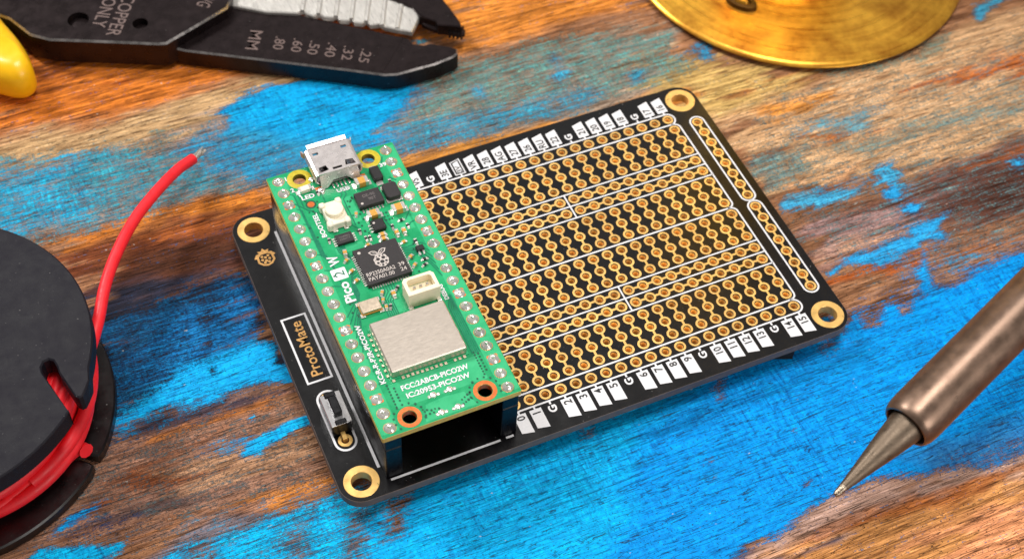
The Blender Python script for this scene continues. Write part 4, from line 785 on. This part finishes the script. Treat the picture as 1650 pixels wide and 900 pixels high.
MB().plate([(6.49, 73.62), (12.94, 80.24), (13.41, 79.88), (7.04, 73.23)], [], Z0 - .9, Z0 - .84).build('scribed_line', M_tool, lj, smooth=0)
MB().plate([(-48.41, 102.38), (-45.49, 99.88), (-37.58, 96.25), (-28.18, 91.87), (-26.83, 91.51), (-20.22, 94.01), (-14.22, 96.35), (-12.56, 98.71), (-8.58, 109.19), (-53.02, 126.48), (-55.80, 112.84), (-50.93, 107.81)], [circle(*[(-39.65, 103.03)][0], 1.9, 20), circle(*[(-29.73, 98.09)][0], 1.4, 20)], .9, Z0 + 1.5, bev=.34, mbev=1).build('pivot_plate', [M_tool, M_worn], ws)
def rivet(c, r, z):
    MB().lathe([(r, z - 1.2), (r * .9, z - .7), (r * .4, z - .55), (.01, z - .6)], 16, c[0], c[1]).build('rivet', M_tool, ws)
rivet([(-39.65, 103.03)][0], 2.0, Z0 + 1.0); rivet([(-29.73, 98.09)][0], 1.5, Z0 + .8)
bl = MB().plate([(-12.98, 98.75), (-7.47, 94.64), (-2.55, 92.36), (-1.34, 92.77), (-0.93, 91.54), (0.00, 90.47), (1.06, 90.76), (1.83, 89.57), (3.14, 88.89), (3.83, 89.14), (4.17, 87.78), (5.47, 87.09), (6.22, 87.50), (6.35, 86.22), (7.65, 85.53), (8.51, 85.89), (8.84, 84.54), (10.52, 84.22), (11.07, 83.14), (12.93, 81.71), (15.20, 80.12), (16.25, 81.27), (17.67, 83.00), (17.94, 84.31), (17.60, 86.23), (15.54, 88.47), (11.94, 91.86), (6.25, 96.27), (-11.58, 103.24)], [], 3.5, Z0 - .2, bev=.2).build('stripping_blade', M_ground, ws)
MB().plate([(14.21, 91.34), (15.48, 87.96), (17.37, 85.61), (17.74, 83.16), (18.95, 81.62), (19.96, 80.52), (20.01, 79.45), (22.05, 78.48), (23.74, 77.28), (24.03, 78.57), (23.75, 82.93), (23.21, 86.73), (23.33, 92.54), (14.86, 99.57)], [], 2.8, Z0 + .4, bev=.2).build('upper_jaw', M_tool, ws)
no = MB().plate([(18.20, 84.07), (19.47, 82.34), (20.43, 81.08), (23.11, 79.85), (24.67, 78.88), (24.78, 77.96), (24.36, 77.25), (23.50, 77.24), (21.07, 79.07), (19.58, 80.18), (18.77, 81.20), (18.02, 82.38)], [], 2.5, Z0 - 1.0, bev=.4).build('nose', M_tool, ws)
for k in range(4):
    a, c = [(22.62, 79.86), (21.85, 78.58)], [(24.61, 78.73), (23.66, 77.35)]
    t = k / 3; p = [a[i][0] + (c[i][0] - a[i][0]) * t for i in (0, 1)]; q = [a[i][1] + (c[i][1] - a[i][1]) * t for i in (0, 1)]
    MB().tube([(p[0], q[0], Z0 - 1.05), (p[1], q[1], Z0 - 1.05), (p[1], q[1] - .2, Z0 - 2.4)], .22, 8).build('nose_ridge', M_tool, no)
for pa, pb_ in zip([(-1.45, 92.45), (1.00, 90.61), (3.71, 88.83), (6.11, 87.19), (8.39, 85.59), (10.77, 83.60), (12.99, 81.86)], [(1.58, 98.83), (4.35, 97.74), (7.34, 96.58), (10.01, 95.53), (12.34, 93.89), (14.53, 91.58), (16.45, 88.29)]):
    MB().tube([(pa[0], pa[1], Z0 - .45), (pb_[0], pb_[1], Z0 - .45)], .55, 10).build('flute', M_ground, bl)
def etched(s, a, c, h, z, m=M_toolx):
    """lettering running from a to c"""
    d = Vector((c[0] - a[0], c[1] - a[1])); text(s, (a[0] + c[0]) / 2, (a[1] + c[1]) / 2, z, d.length, h, m, ws, bold=.004, rz=math.atan2(d.y, d.x), name='etched_lettering')
for s, a in (('MM', [(-10.53, 91.22), (-12.92, 87.01)]), ('.80', [(-6.99, 88.10), (-8.62, 85.31)]), ('.60', [(-4.15, 86.46), (-5.84, 83.54)]), ('.50', [(-1.57, 84.75), (-3.38, 81.89)]), ('.40', [(1.17, 83.16), (-0.72, 80.16)]), ('.32', [(3.59, 81.35), (1.89, 78.29)]), ('.25', [(6.31, 79.42), (4.44, 76.60)])):
    etched(s, a[0], a[1], 1.9 if s != 'MM' else 2.3, Z0 - .87)
a = [(-29.60, 105.73), (-35.11, 96.80)]; etched('COPPER', a[0], a[1], 2.5, Z0 + 1.53)
a = [(-32.97, 106.34), (-36.88, 99.88)]; etched('ONLY', a[0], a[1], 2.5, Z0 + 1.53)
a = [(-15.10, 101.85), (-18.26, 98.29)]; etched('AWG', a[0], a[1], 2.6, Z0 + 1.53)
gp_ = [(-58.57, 126.17), (-53.57, 112.42), (-51.89, 106.92), (-50.66, 103.03), (-49.92, 99.05), (-49.71, 95.67), (-49.92, 93.79), (-51.08, 92.47), (-53.13, 92.31), (-56.29, 94.37), (-63.35, 101.23)]; sm_ = []
for i in range(len(gp_)):
    a, b_, c, d = (Vector(gp_[(i + k) % len(gp_)]) for k in (-1, 0, 1, 2))
    sm_ += [tuple(.5 * ((2 * b_) + (c - a) * t + (2 * a - 5 * b_ + 4 * c - d) * t * t + (3 * b_ - a - 3 * c + d) * t ** 3)) for t in (0, .25, .5, .75)]
gc_ = sum((Vector(p) for p in sm_), Vector((0, 0))) / len(sm_); gr = MB(); n_ = len(sm_); vs_ = []; rg_ = 3.4
for t in [i / 8 for i in range(-8, 9)]:
    a_ = t * math.pi / 2; zc = (Z0 + 3.6) / 2; zz = zc + (zc - rg_) * (1 if t > 0 else -1 if t < 0 else 0) + rg_ * math.sin(a_); dd = rg_ * (1 - math.cos(a_))
    vs_ += [((lambda v: (gc_.x + v.x * (1 - dd / v.length), gc_.y + v.y * (1 - dd / v.length), zz))(Vector(p) - gc_)) for p in sm_]
vs_.append((gc_.x, gc_.y, Z0 + 3.75)); gr.add(vs_, [(j * n_ + i, j * n_ + (i + 1) % n_, (j + 1) * n_ + (i + 1) % n_, (j + 1) * n_ + i) for j in range(16) for i in range(n_)] + [(16 * n_ + i, 16 * n_ + (i + 1) % n_, 17 * n_) for i in range(n_)])
g = gr.build('grip', M_grip, ws, smooth=60)

# ------------------------------------------------------------------ spool of wire
M_spool = mat('matte_black_spool', (25, 23, 31), .55, dust=.25, spec=.22, vary=.12, scale=5, bump=.35, bscale=120)
M_spool2 = mat('glossy_black_spool', (16, 11, 12), .34, dust=.4, vary=.2, scale=4)
M_red = mat('red_insulation', (246, 34, 46), .5, vary=.06, scale=6)
M_strand = mat('tinned_strands', (214, 206, 196), .3, metal=.7, vary=.2, scale=60)
SX, SY, SR = -78.3, 32.6, 24.7
sp = thing('wire_spool', 'matte black plastic wire spool with slotted flange', 'spool', (SX, SY, 0))
def flange(slots, r, z0, z1, name):
    pts = []; n = 120
    for k in range(n):
        a = 2 * math.pi * k / n; skip = False
        for sa, sw, sr, br in slots:
            da = (a - sa + math.pi) % (2 * math.pi) - math.pi
            if abs(da) < sw: skip = True
        if not skip: pts.append((a, r))
    out = []
    segs = sorted([(sa % (2 * math.pi), sw, sr, br) for sa, sw, sr, br in slots])
    pl = [(a, (r * math.cos(a), r * math.sin(a))) for a, _ in pts]
    for sa, sw, sr, br in segs:
        d = Vector((math.cos(sa), math.sin(sa))); p = Vector((-d.y, d.x)); hw = r * math.sin(sw) * .62; q = []
        q.append((sa - sw * .96, d * (r - .25) - p * (r * math.sin(sw) * .93))); q.append((sa - sw * .9, d * (r - 1.2) - p * hw * 1.1)); q.append((sa - sw * .8, d * (sr + br) - p * hw))
        for k in range(11):
            t = math.radians(-60 - 240 * k / 10); c = d * sr + d * (br * math.cos(t)) + p * (br * math.sin(t)); q.append((sa - sw * .8 + sw * 1.6 * (k + .5) / 11, c))
        q += [(sa + sw * .8, d * (sr + br) + p * hw), (sa + sw * .9, d * (r - 1.2) + p * hw * 1.1), (sa + sw * .96, d * (r - .25) + p * (r * math.sin(sw) * .93))]
        pl += [(a_, (c.x, c.y)) for a_, c in q]
    pl.sort(key=lambda t: t[0])
    return MB().plate([c for _, c in pl], [circle(0, 0, 5, 32)], z0, z1, bev=.25).build(name, M_spool2, sp)
s1 = [(-61.15, 22.79)][0]; s2 = [(-59.01, 16.08)][0]
sa1 = math.atan2(s1[1] - SY, s1[0] - SX); r1 = math.hypot(s1[0] - SX, s1[1] - SY)
sa2 = math.atan2(s2[1] - SY, s2[0] - SX)
up_sl = [(x - SX, y - SY) for x, y in [(-55.59, 21.63), (-56.55, 19.55), (-57.40, 18.24), (-58.04, 17.40), (-58.58, 17.30), (-59.06, 17.82), (-60.12, 22.37), (-60.12, 23.49), (-60.35, 24.72), (-60.94, 25.18), (-61.67, 25.03), (-62.20, 24.23), (-62.25, 23.24), (-60.33, 15.41), (-60.59, 15.73)]]
def flange_cut(cut, r, z0, z1, name):
    a0 = math.atan2(cut[-1][1], cut[-1][0]); a1 = math.atan2(cut[0][1], cut[0][0]) ; n = 110
    da = (a0 - a1) % (2 * math.pi)                # clockwise from the cut's end round to its start
    out = [(r * math.cos(a0 - da * k / n), r * math.sin(a0 - da * k / n)) for k in range(n + 1)]
    r0 = math.hypot(*cut[-1]); rr = math.hypot(*cut[0])
    return MB().plate(out + cut[1:-1], [circle(0, 0, 5, 32)], z0, z1, bev=.22).build(name, M_spool, sp)
flange_cut(up_sl, SR, 13.6, 17.0, 'upper_flange')
flange([(sa2, .032, 22.2, .7), (sa2 + 2.1, .045, 21.5, .9), (sa2 + 4.2, .045, 21.5, .9)], 25.3, .05, 2.0, 'lower_flange')
MB().lathe([(11, 15.0), (11, 2.0)], 40).build('hub', M_spool, sp)
# ------------------------------------------------------------------ the wire on it
rw = thing('red_wire', 'red insulated wire wound on the black spool with one bared end', 'wire', (SX, SY, 0))
WR = .92
rnd = random.Random(11)
pts = []; turns = 7; steps = 60
for k in range(turns * steps):
    a = 2 * math.pi * k / steps; t = k / (turns * steps - 1)
    lvl = 3.1 + (t * 7 % 7) * 1.62
    pts.append(((20.2 + .9 * math.sin(a * .43 + 1) + .35 * math.sin(a * 1.7)) * math.cos(a), (20.2 + .9 * math.sin(a * .43 + 1) + .35 * math.sin(a * 1.7)) * math.sin(a), min(12.3, lvl + .4 * math.sin(a * 1.3))))
MB().tube(pts, WR, 10).build('wound_turns', M_red, rw, smooth=60)
pts = []
for k in range(3 * 60):                          # inner layer
    a = 2 * math.pi * k / 60; pts.append((18.6 * math.cos(a), 18.6 * math.sin(a), 4 + 8.0 * k / 179))
MB().tube(pts, 1.0, 8).build('inner_turns', M_red, rw, smooth=60)
MB().lathe([(18.2, 13.4), (18.2, 2.2)], 48).build('wound_core', M_red, rw)
def catmull(P_, n=10):
    P_ = [Vector(p) for p in P_]; out = []
    for i in range(len(P_) - 1):
        a, b_, c, d = P_[max(i - 1, 0)], P_[i], P_[i + 1], P_[min(i + 2, len(P_) - 1)]
        for k in range(n):
            t = k / n; out.append(.5 * ((2 * b_) + (c - a) * t + (2 * a - 5 * b_ + 4 * c - d) * t * t + (3 * b_ - a - 3 * c + d) * t ** 3))
    return out + [P_[-1]]
# loose slack turn bulging out over the front, and a snipped stub
a0 = math.radians(-62); sl = []
for k in range(26):
    a = a0 + (k / 25) * math.radians(96); bul = math.sin(math.pi * k / 25)
    sl.append(((21.0 + 2.0 * bul) * math.cos(a), (21.0 + 2.0 * bul) * math.sin(a), 5.5 + 5.5 * k / 25))
MB().tube(sl, 1.0, 10).build('slack_turn', M_red, rw, smooth=60)
sl2 = []
for k in range(26):
    a = a0 - .3 + (k / 25) * math.radians(88); bul = math.sin(math.pi * k / 25)
    sl2.append(((20.8 + 1.7 * bul) * math.cos(a), (20.8 + 1.7 * bul) * math.sin(a), 3.9 + 3.2 * k / 25))
MB().tube(sl2, 1.0, 10).build('slack_turn', M_red, rw, smooth=60)
stb = [(-64.21, 16.94), (-61.97, 18.02), (-60.69, 18.06), (-60.10, 17.14)]
MB().tube(catmull([(x - SX, y - SY, 3.0 + .3 * k) for k, (x, y) in enumerate(stb)], 5), [.98] * 15 + [1.15], 10).build('stub', M_red, rw, smooth=60)
fe = []
for (zz, q) in zip((3.5, 4, 4.5, 5, 5, 4.8, 4.2, 3.0, 1.6, 0.6, -.2), ([(-57.88, 27.32)][0], [(-55.22, 30.62)][0], [(-52.74, 34.98)][0], [(-50.53, 39.82)][0], [(-48.13, 44.19)][0], [(-45.17, 48.64)][0], [(-41.86, 52.96)][0], [(-37.22, 58.01)][0], [(-33.16, 62.06)][0], [(-30.12, 64.30)][0], [(-27.54, 66.52)][0])):
    fe.append((q[0] - SX, q[1] - SY, zz + Z0))
cm = catmull(fe, 8)
MB().tube(cm[:73], WR, 14).build('insulation', M_red, rw, smooth=50)
end = Vector(cm[72]); tip = Vector(cm[-1]); ax = (tip - end).normalized(); sd = ax.cross(Vector((0, 0, 1))).normalized(); up = sd.cross(ax)
for k in range(7):
    ph = 2 * math.pi * k / 6; r = 0 if k == 6 else .36
    MB().tube([end - ax * .3 + (sd * math.cos(ph + t * 2.2) + up * math.sin(ph + t * 2.2)) * r * (1 + .1 * t) + ax * t * (tip - end).length * (1 - .06 * k * (k % 2)) for t in [i / 7 for i in range(8)]], .2, 6).build('bare_strand', M_strand, rw)

# ------------------------------------------------------------------ soldering iron
def m_iron():
    return mat('heat_stained_steel', (128, 105, 90), .36, metal=.85, vary=.18, scale=4, bump=.04, bscale=60)
M_iron = m_iron(); M_tip = mat('plated_tip', (108, 94, 80), .46, metal=.8, vary=.2, scale=7, bump=.12, bscale=30); M_tin = mat('tinned_end', (150, 136, 120), .28, metal=1, vary=.15, scale=30, bump=.3)
def atdepth(u, v, d): return CPOS + (FWD + RIGHT * ((u - 825) / 2381.515) + DOWN * ((v - 450) / 2381.515)) * d + Vector((0, 0, Z0))
DI = 197.0
tip_p = atdepth(1346, 797, DI - 4); mid_p = atdepth(1462, 684, DI); far_p = atdepth(1700, 444, DI + 9)
ax = (far_p - mid_p).normalized(); si = thing('soldering_iron', 'bronze coloured soldering iron with pointed tip above the blue paint', 'soldering iron', tuple(tip_p))
rot = Vector((0, 0, 1)).rotation_difference(ax)
def along(prof, name, m, seg=40, o=mid_p, cap=False, parent=None):
    b = MB().lathe(prof, seg); b.v = [tuple(rot @ Vector(v) + o - tip_p) for v in b.v]; b.f = [tuple(reversed(f)) for f in b.f] if prof[0][1] < prof[-1][1] else b.f
    return b.build(name, m, parent or si, smooth=40)
R_ = 3.9
along([(2.95, 3), (2.95, .2), (3.0, -.2), (3.15, -.42), (3.38, -.38), (3.6, -.05), (3.76, .5), (3.86, 1.2), (R_, 2.2), (R_, 30), (R_ + .05, 44), (R_ + .5, 44.3), (R_ + .5, 90)], 'barrel', M_iron)
along([(2.3, 2.4), (3.05, 2.4)], 'barrel_bore', M_rubber)
axt = (mid_p - tip_p); Lt = axt.length; rot = Vector((0, 0, 1)).rotation_difference(axt.normalized())
along([(.02, -.05), (.35, 0), (.48, .35), (.62, 1.6)], 'tinned_end', M_tin, 24, tip_p)
along([(.62, 1.6), (1.3, 6), (2.0, 10.2), (2.5, Lt - .5), (2.58, Lt + .4), (2.58, Lt + 6)], 'tip', M_tip, 36, tip_p)
rot = Vector((0, 0, 1)).rotation_difference(ax)
along([(R_ + 3, 90), (R_ + 5, 96), (R_ + 5, 140), (.1, 150)], 'handle', M_black)

# ------------------------------------------------------------------ round brass base
def brass():
    m, nt, b = nodes_of('turned_brass'); L = nt.links.new
    tc = N(nt, 'ShaderNodeTexCoord'); sx = N(nt, 'ShaderNodeSeparateXYZ'); L(tc.outputs['Object'], sx.inputs[0])
    ln = N(nt, 'ShaderNodeVectorMath', operation='LENGTH'); L(tc.outputs['Object'], ln.inputs[0])
    n1 = N(nt, 'ShaderNodeTexNoise'); n1.inputs['Scale'].default_value = 1.5; n1.inputs['Detail'].default_value = 8; n1.inputs['Roughness'].default_value = .68; L(tc.outputs['Object'], n1.inputs['Vector'])
    at = N(nt, 'ShaderNodeMath', operation='ARCTAN2'); L(sx.outputs[1], at.inputs[0]); L(sx.outputs[0], at.inputs[1])
    cb = N(nt, 'ShaderNodeCombineXYZ'); m1 = N(nt, 'ShaderNodeMath', operation='MULTIPLY'); L(ln.outputs['Value'], m1.inputs[0]); m1.inputs[1].default_value = 9; L(m1.outputs[0], cb.inputs[0]); L(at.outputs[0], cb.inputs[1])
    n2 = N(nt, 'ShaderNodeTexNoise'); n2.inputs['Scale'].default_value = 1.1; n2.inputs['Detail'].default_value = 9; L(cb.outputs[0], n2.inputs['Vector'])
    ad = N(nt, 'ShaderNodeMath', operation='ADD'); L(n1.outputs[0], ad.inputs[0]); m4 = N(nt, 'ShaderNodeMapRange'); m4.inputs[3].default_value = .38; m4.inputs[4].default_value = .62; L(n2.outputs[0], m4.inputs[0]); L(m4.outputs[0], ad.inputs[1])
    rp_ = N(nt, 'ShaderNodeValToRGB'); mr = N(nt, 'ShaderNodeMapRange'); mr.inputs[1].default_value = .78; mr.inputs[2].default_value = 1.16; L(ad.outputs[0], mr.inputs[0]); L(mr.outputs[0], rp_.inputs[0])
    rp_.color_ramp.elements[0].color = (*lin((160, 92, 18)), 1); rp_.color_ramp.elements[1].color = (*lin((252, 190, 66)), 1)
    L(rp_.outputs[0], b.inputs['Base Color']); b.inputs['Metallic'].default_value = .7
    r2 = N(nt, 'ShaderNodeMapRange'); r2.inputs[1].default_value = .3; r2.inputs[2].default_value = .7; r2.inputs[3].default_value = .24; r2.inputs[4].default_value = .4; L(n2.outputs[0], r2.inputs[0]); L(r2.outputs[0], b.inputs['Roughness'])
    bp = N(nt, 'ShaderNodeBump'); bp.inputs['Strength'].default_value = .05; bp.inputs['Distance'].default_value = .02; L(n2.outputs[0], bp.inputs['Height']); L(bp.outputs[0], b.inputs['Normal'])
    return m
M_brass = brass()
bs = thing('brass_base', 'round polished brass stand base at the edge of the painted table', 'brass stand', (95.0, 78.6, 0))
MB().lathe([(.02, 2.2), (6, 2.2), (20, 2.15), (32.6, 1.9), (33.4, 1.7), (33.7, 1.3), (33.5, .9), (32.2, .6), (31.8, .05)], 128).build('disc', M_brass, bs, smooth=40)
MB().lathe([(.02, 120), (12, 120), (12.5, 118), (12.5, 8), (13.5, 4), (16, 2.3), (16.2, 2.0)], 64, 0, 0).build('pillar', mat('polished_brass', (255, 204, 84), .4, metal=1, vary=.06, scale=3), bs, smooth=50)
q = [(76.81, 67.12)][0]
kn = MB().lathe([(2.6, 2.0), (2.4, 2.9), (1.5, 3.0), (1.3, 2.3)], 24, 0, 0).build('dark_ring', mat('dark_brass', (84, 56, 12), .45, metal=.6, vary=.3, scale=12), bs, (q[0] - 95.0, q[1] - 78.6, 0), .6)  # dark elongated ring on the disc, brass dome in its middle
kn.scale = (.75, 1.25, 1)
MB().lathe([(.02, 3.4), (.8, 3.3), (1.2, 2.7), (1.25, 2.0)], 20).build('ring_dome', M_brass, kn)
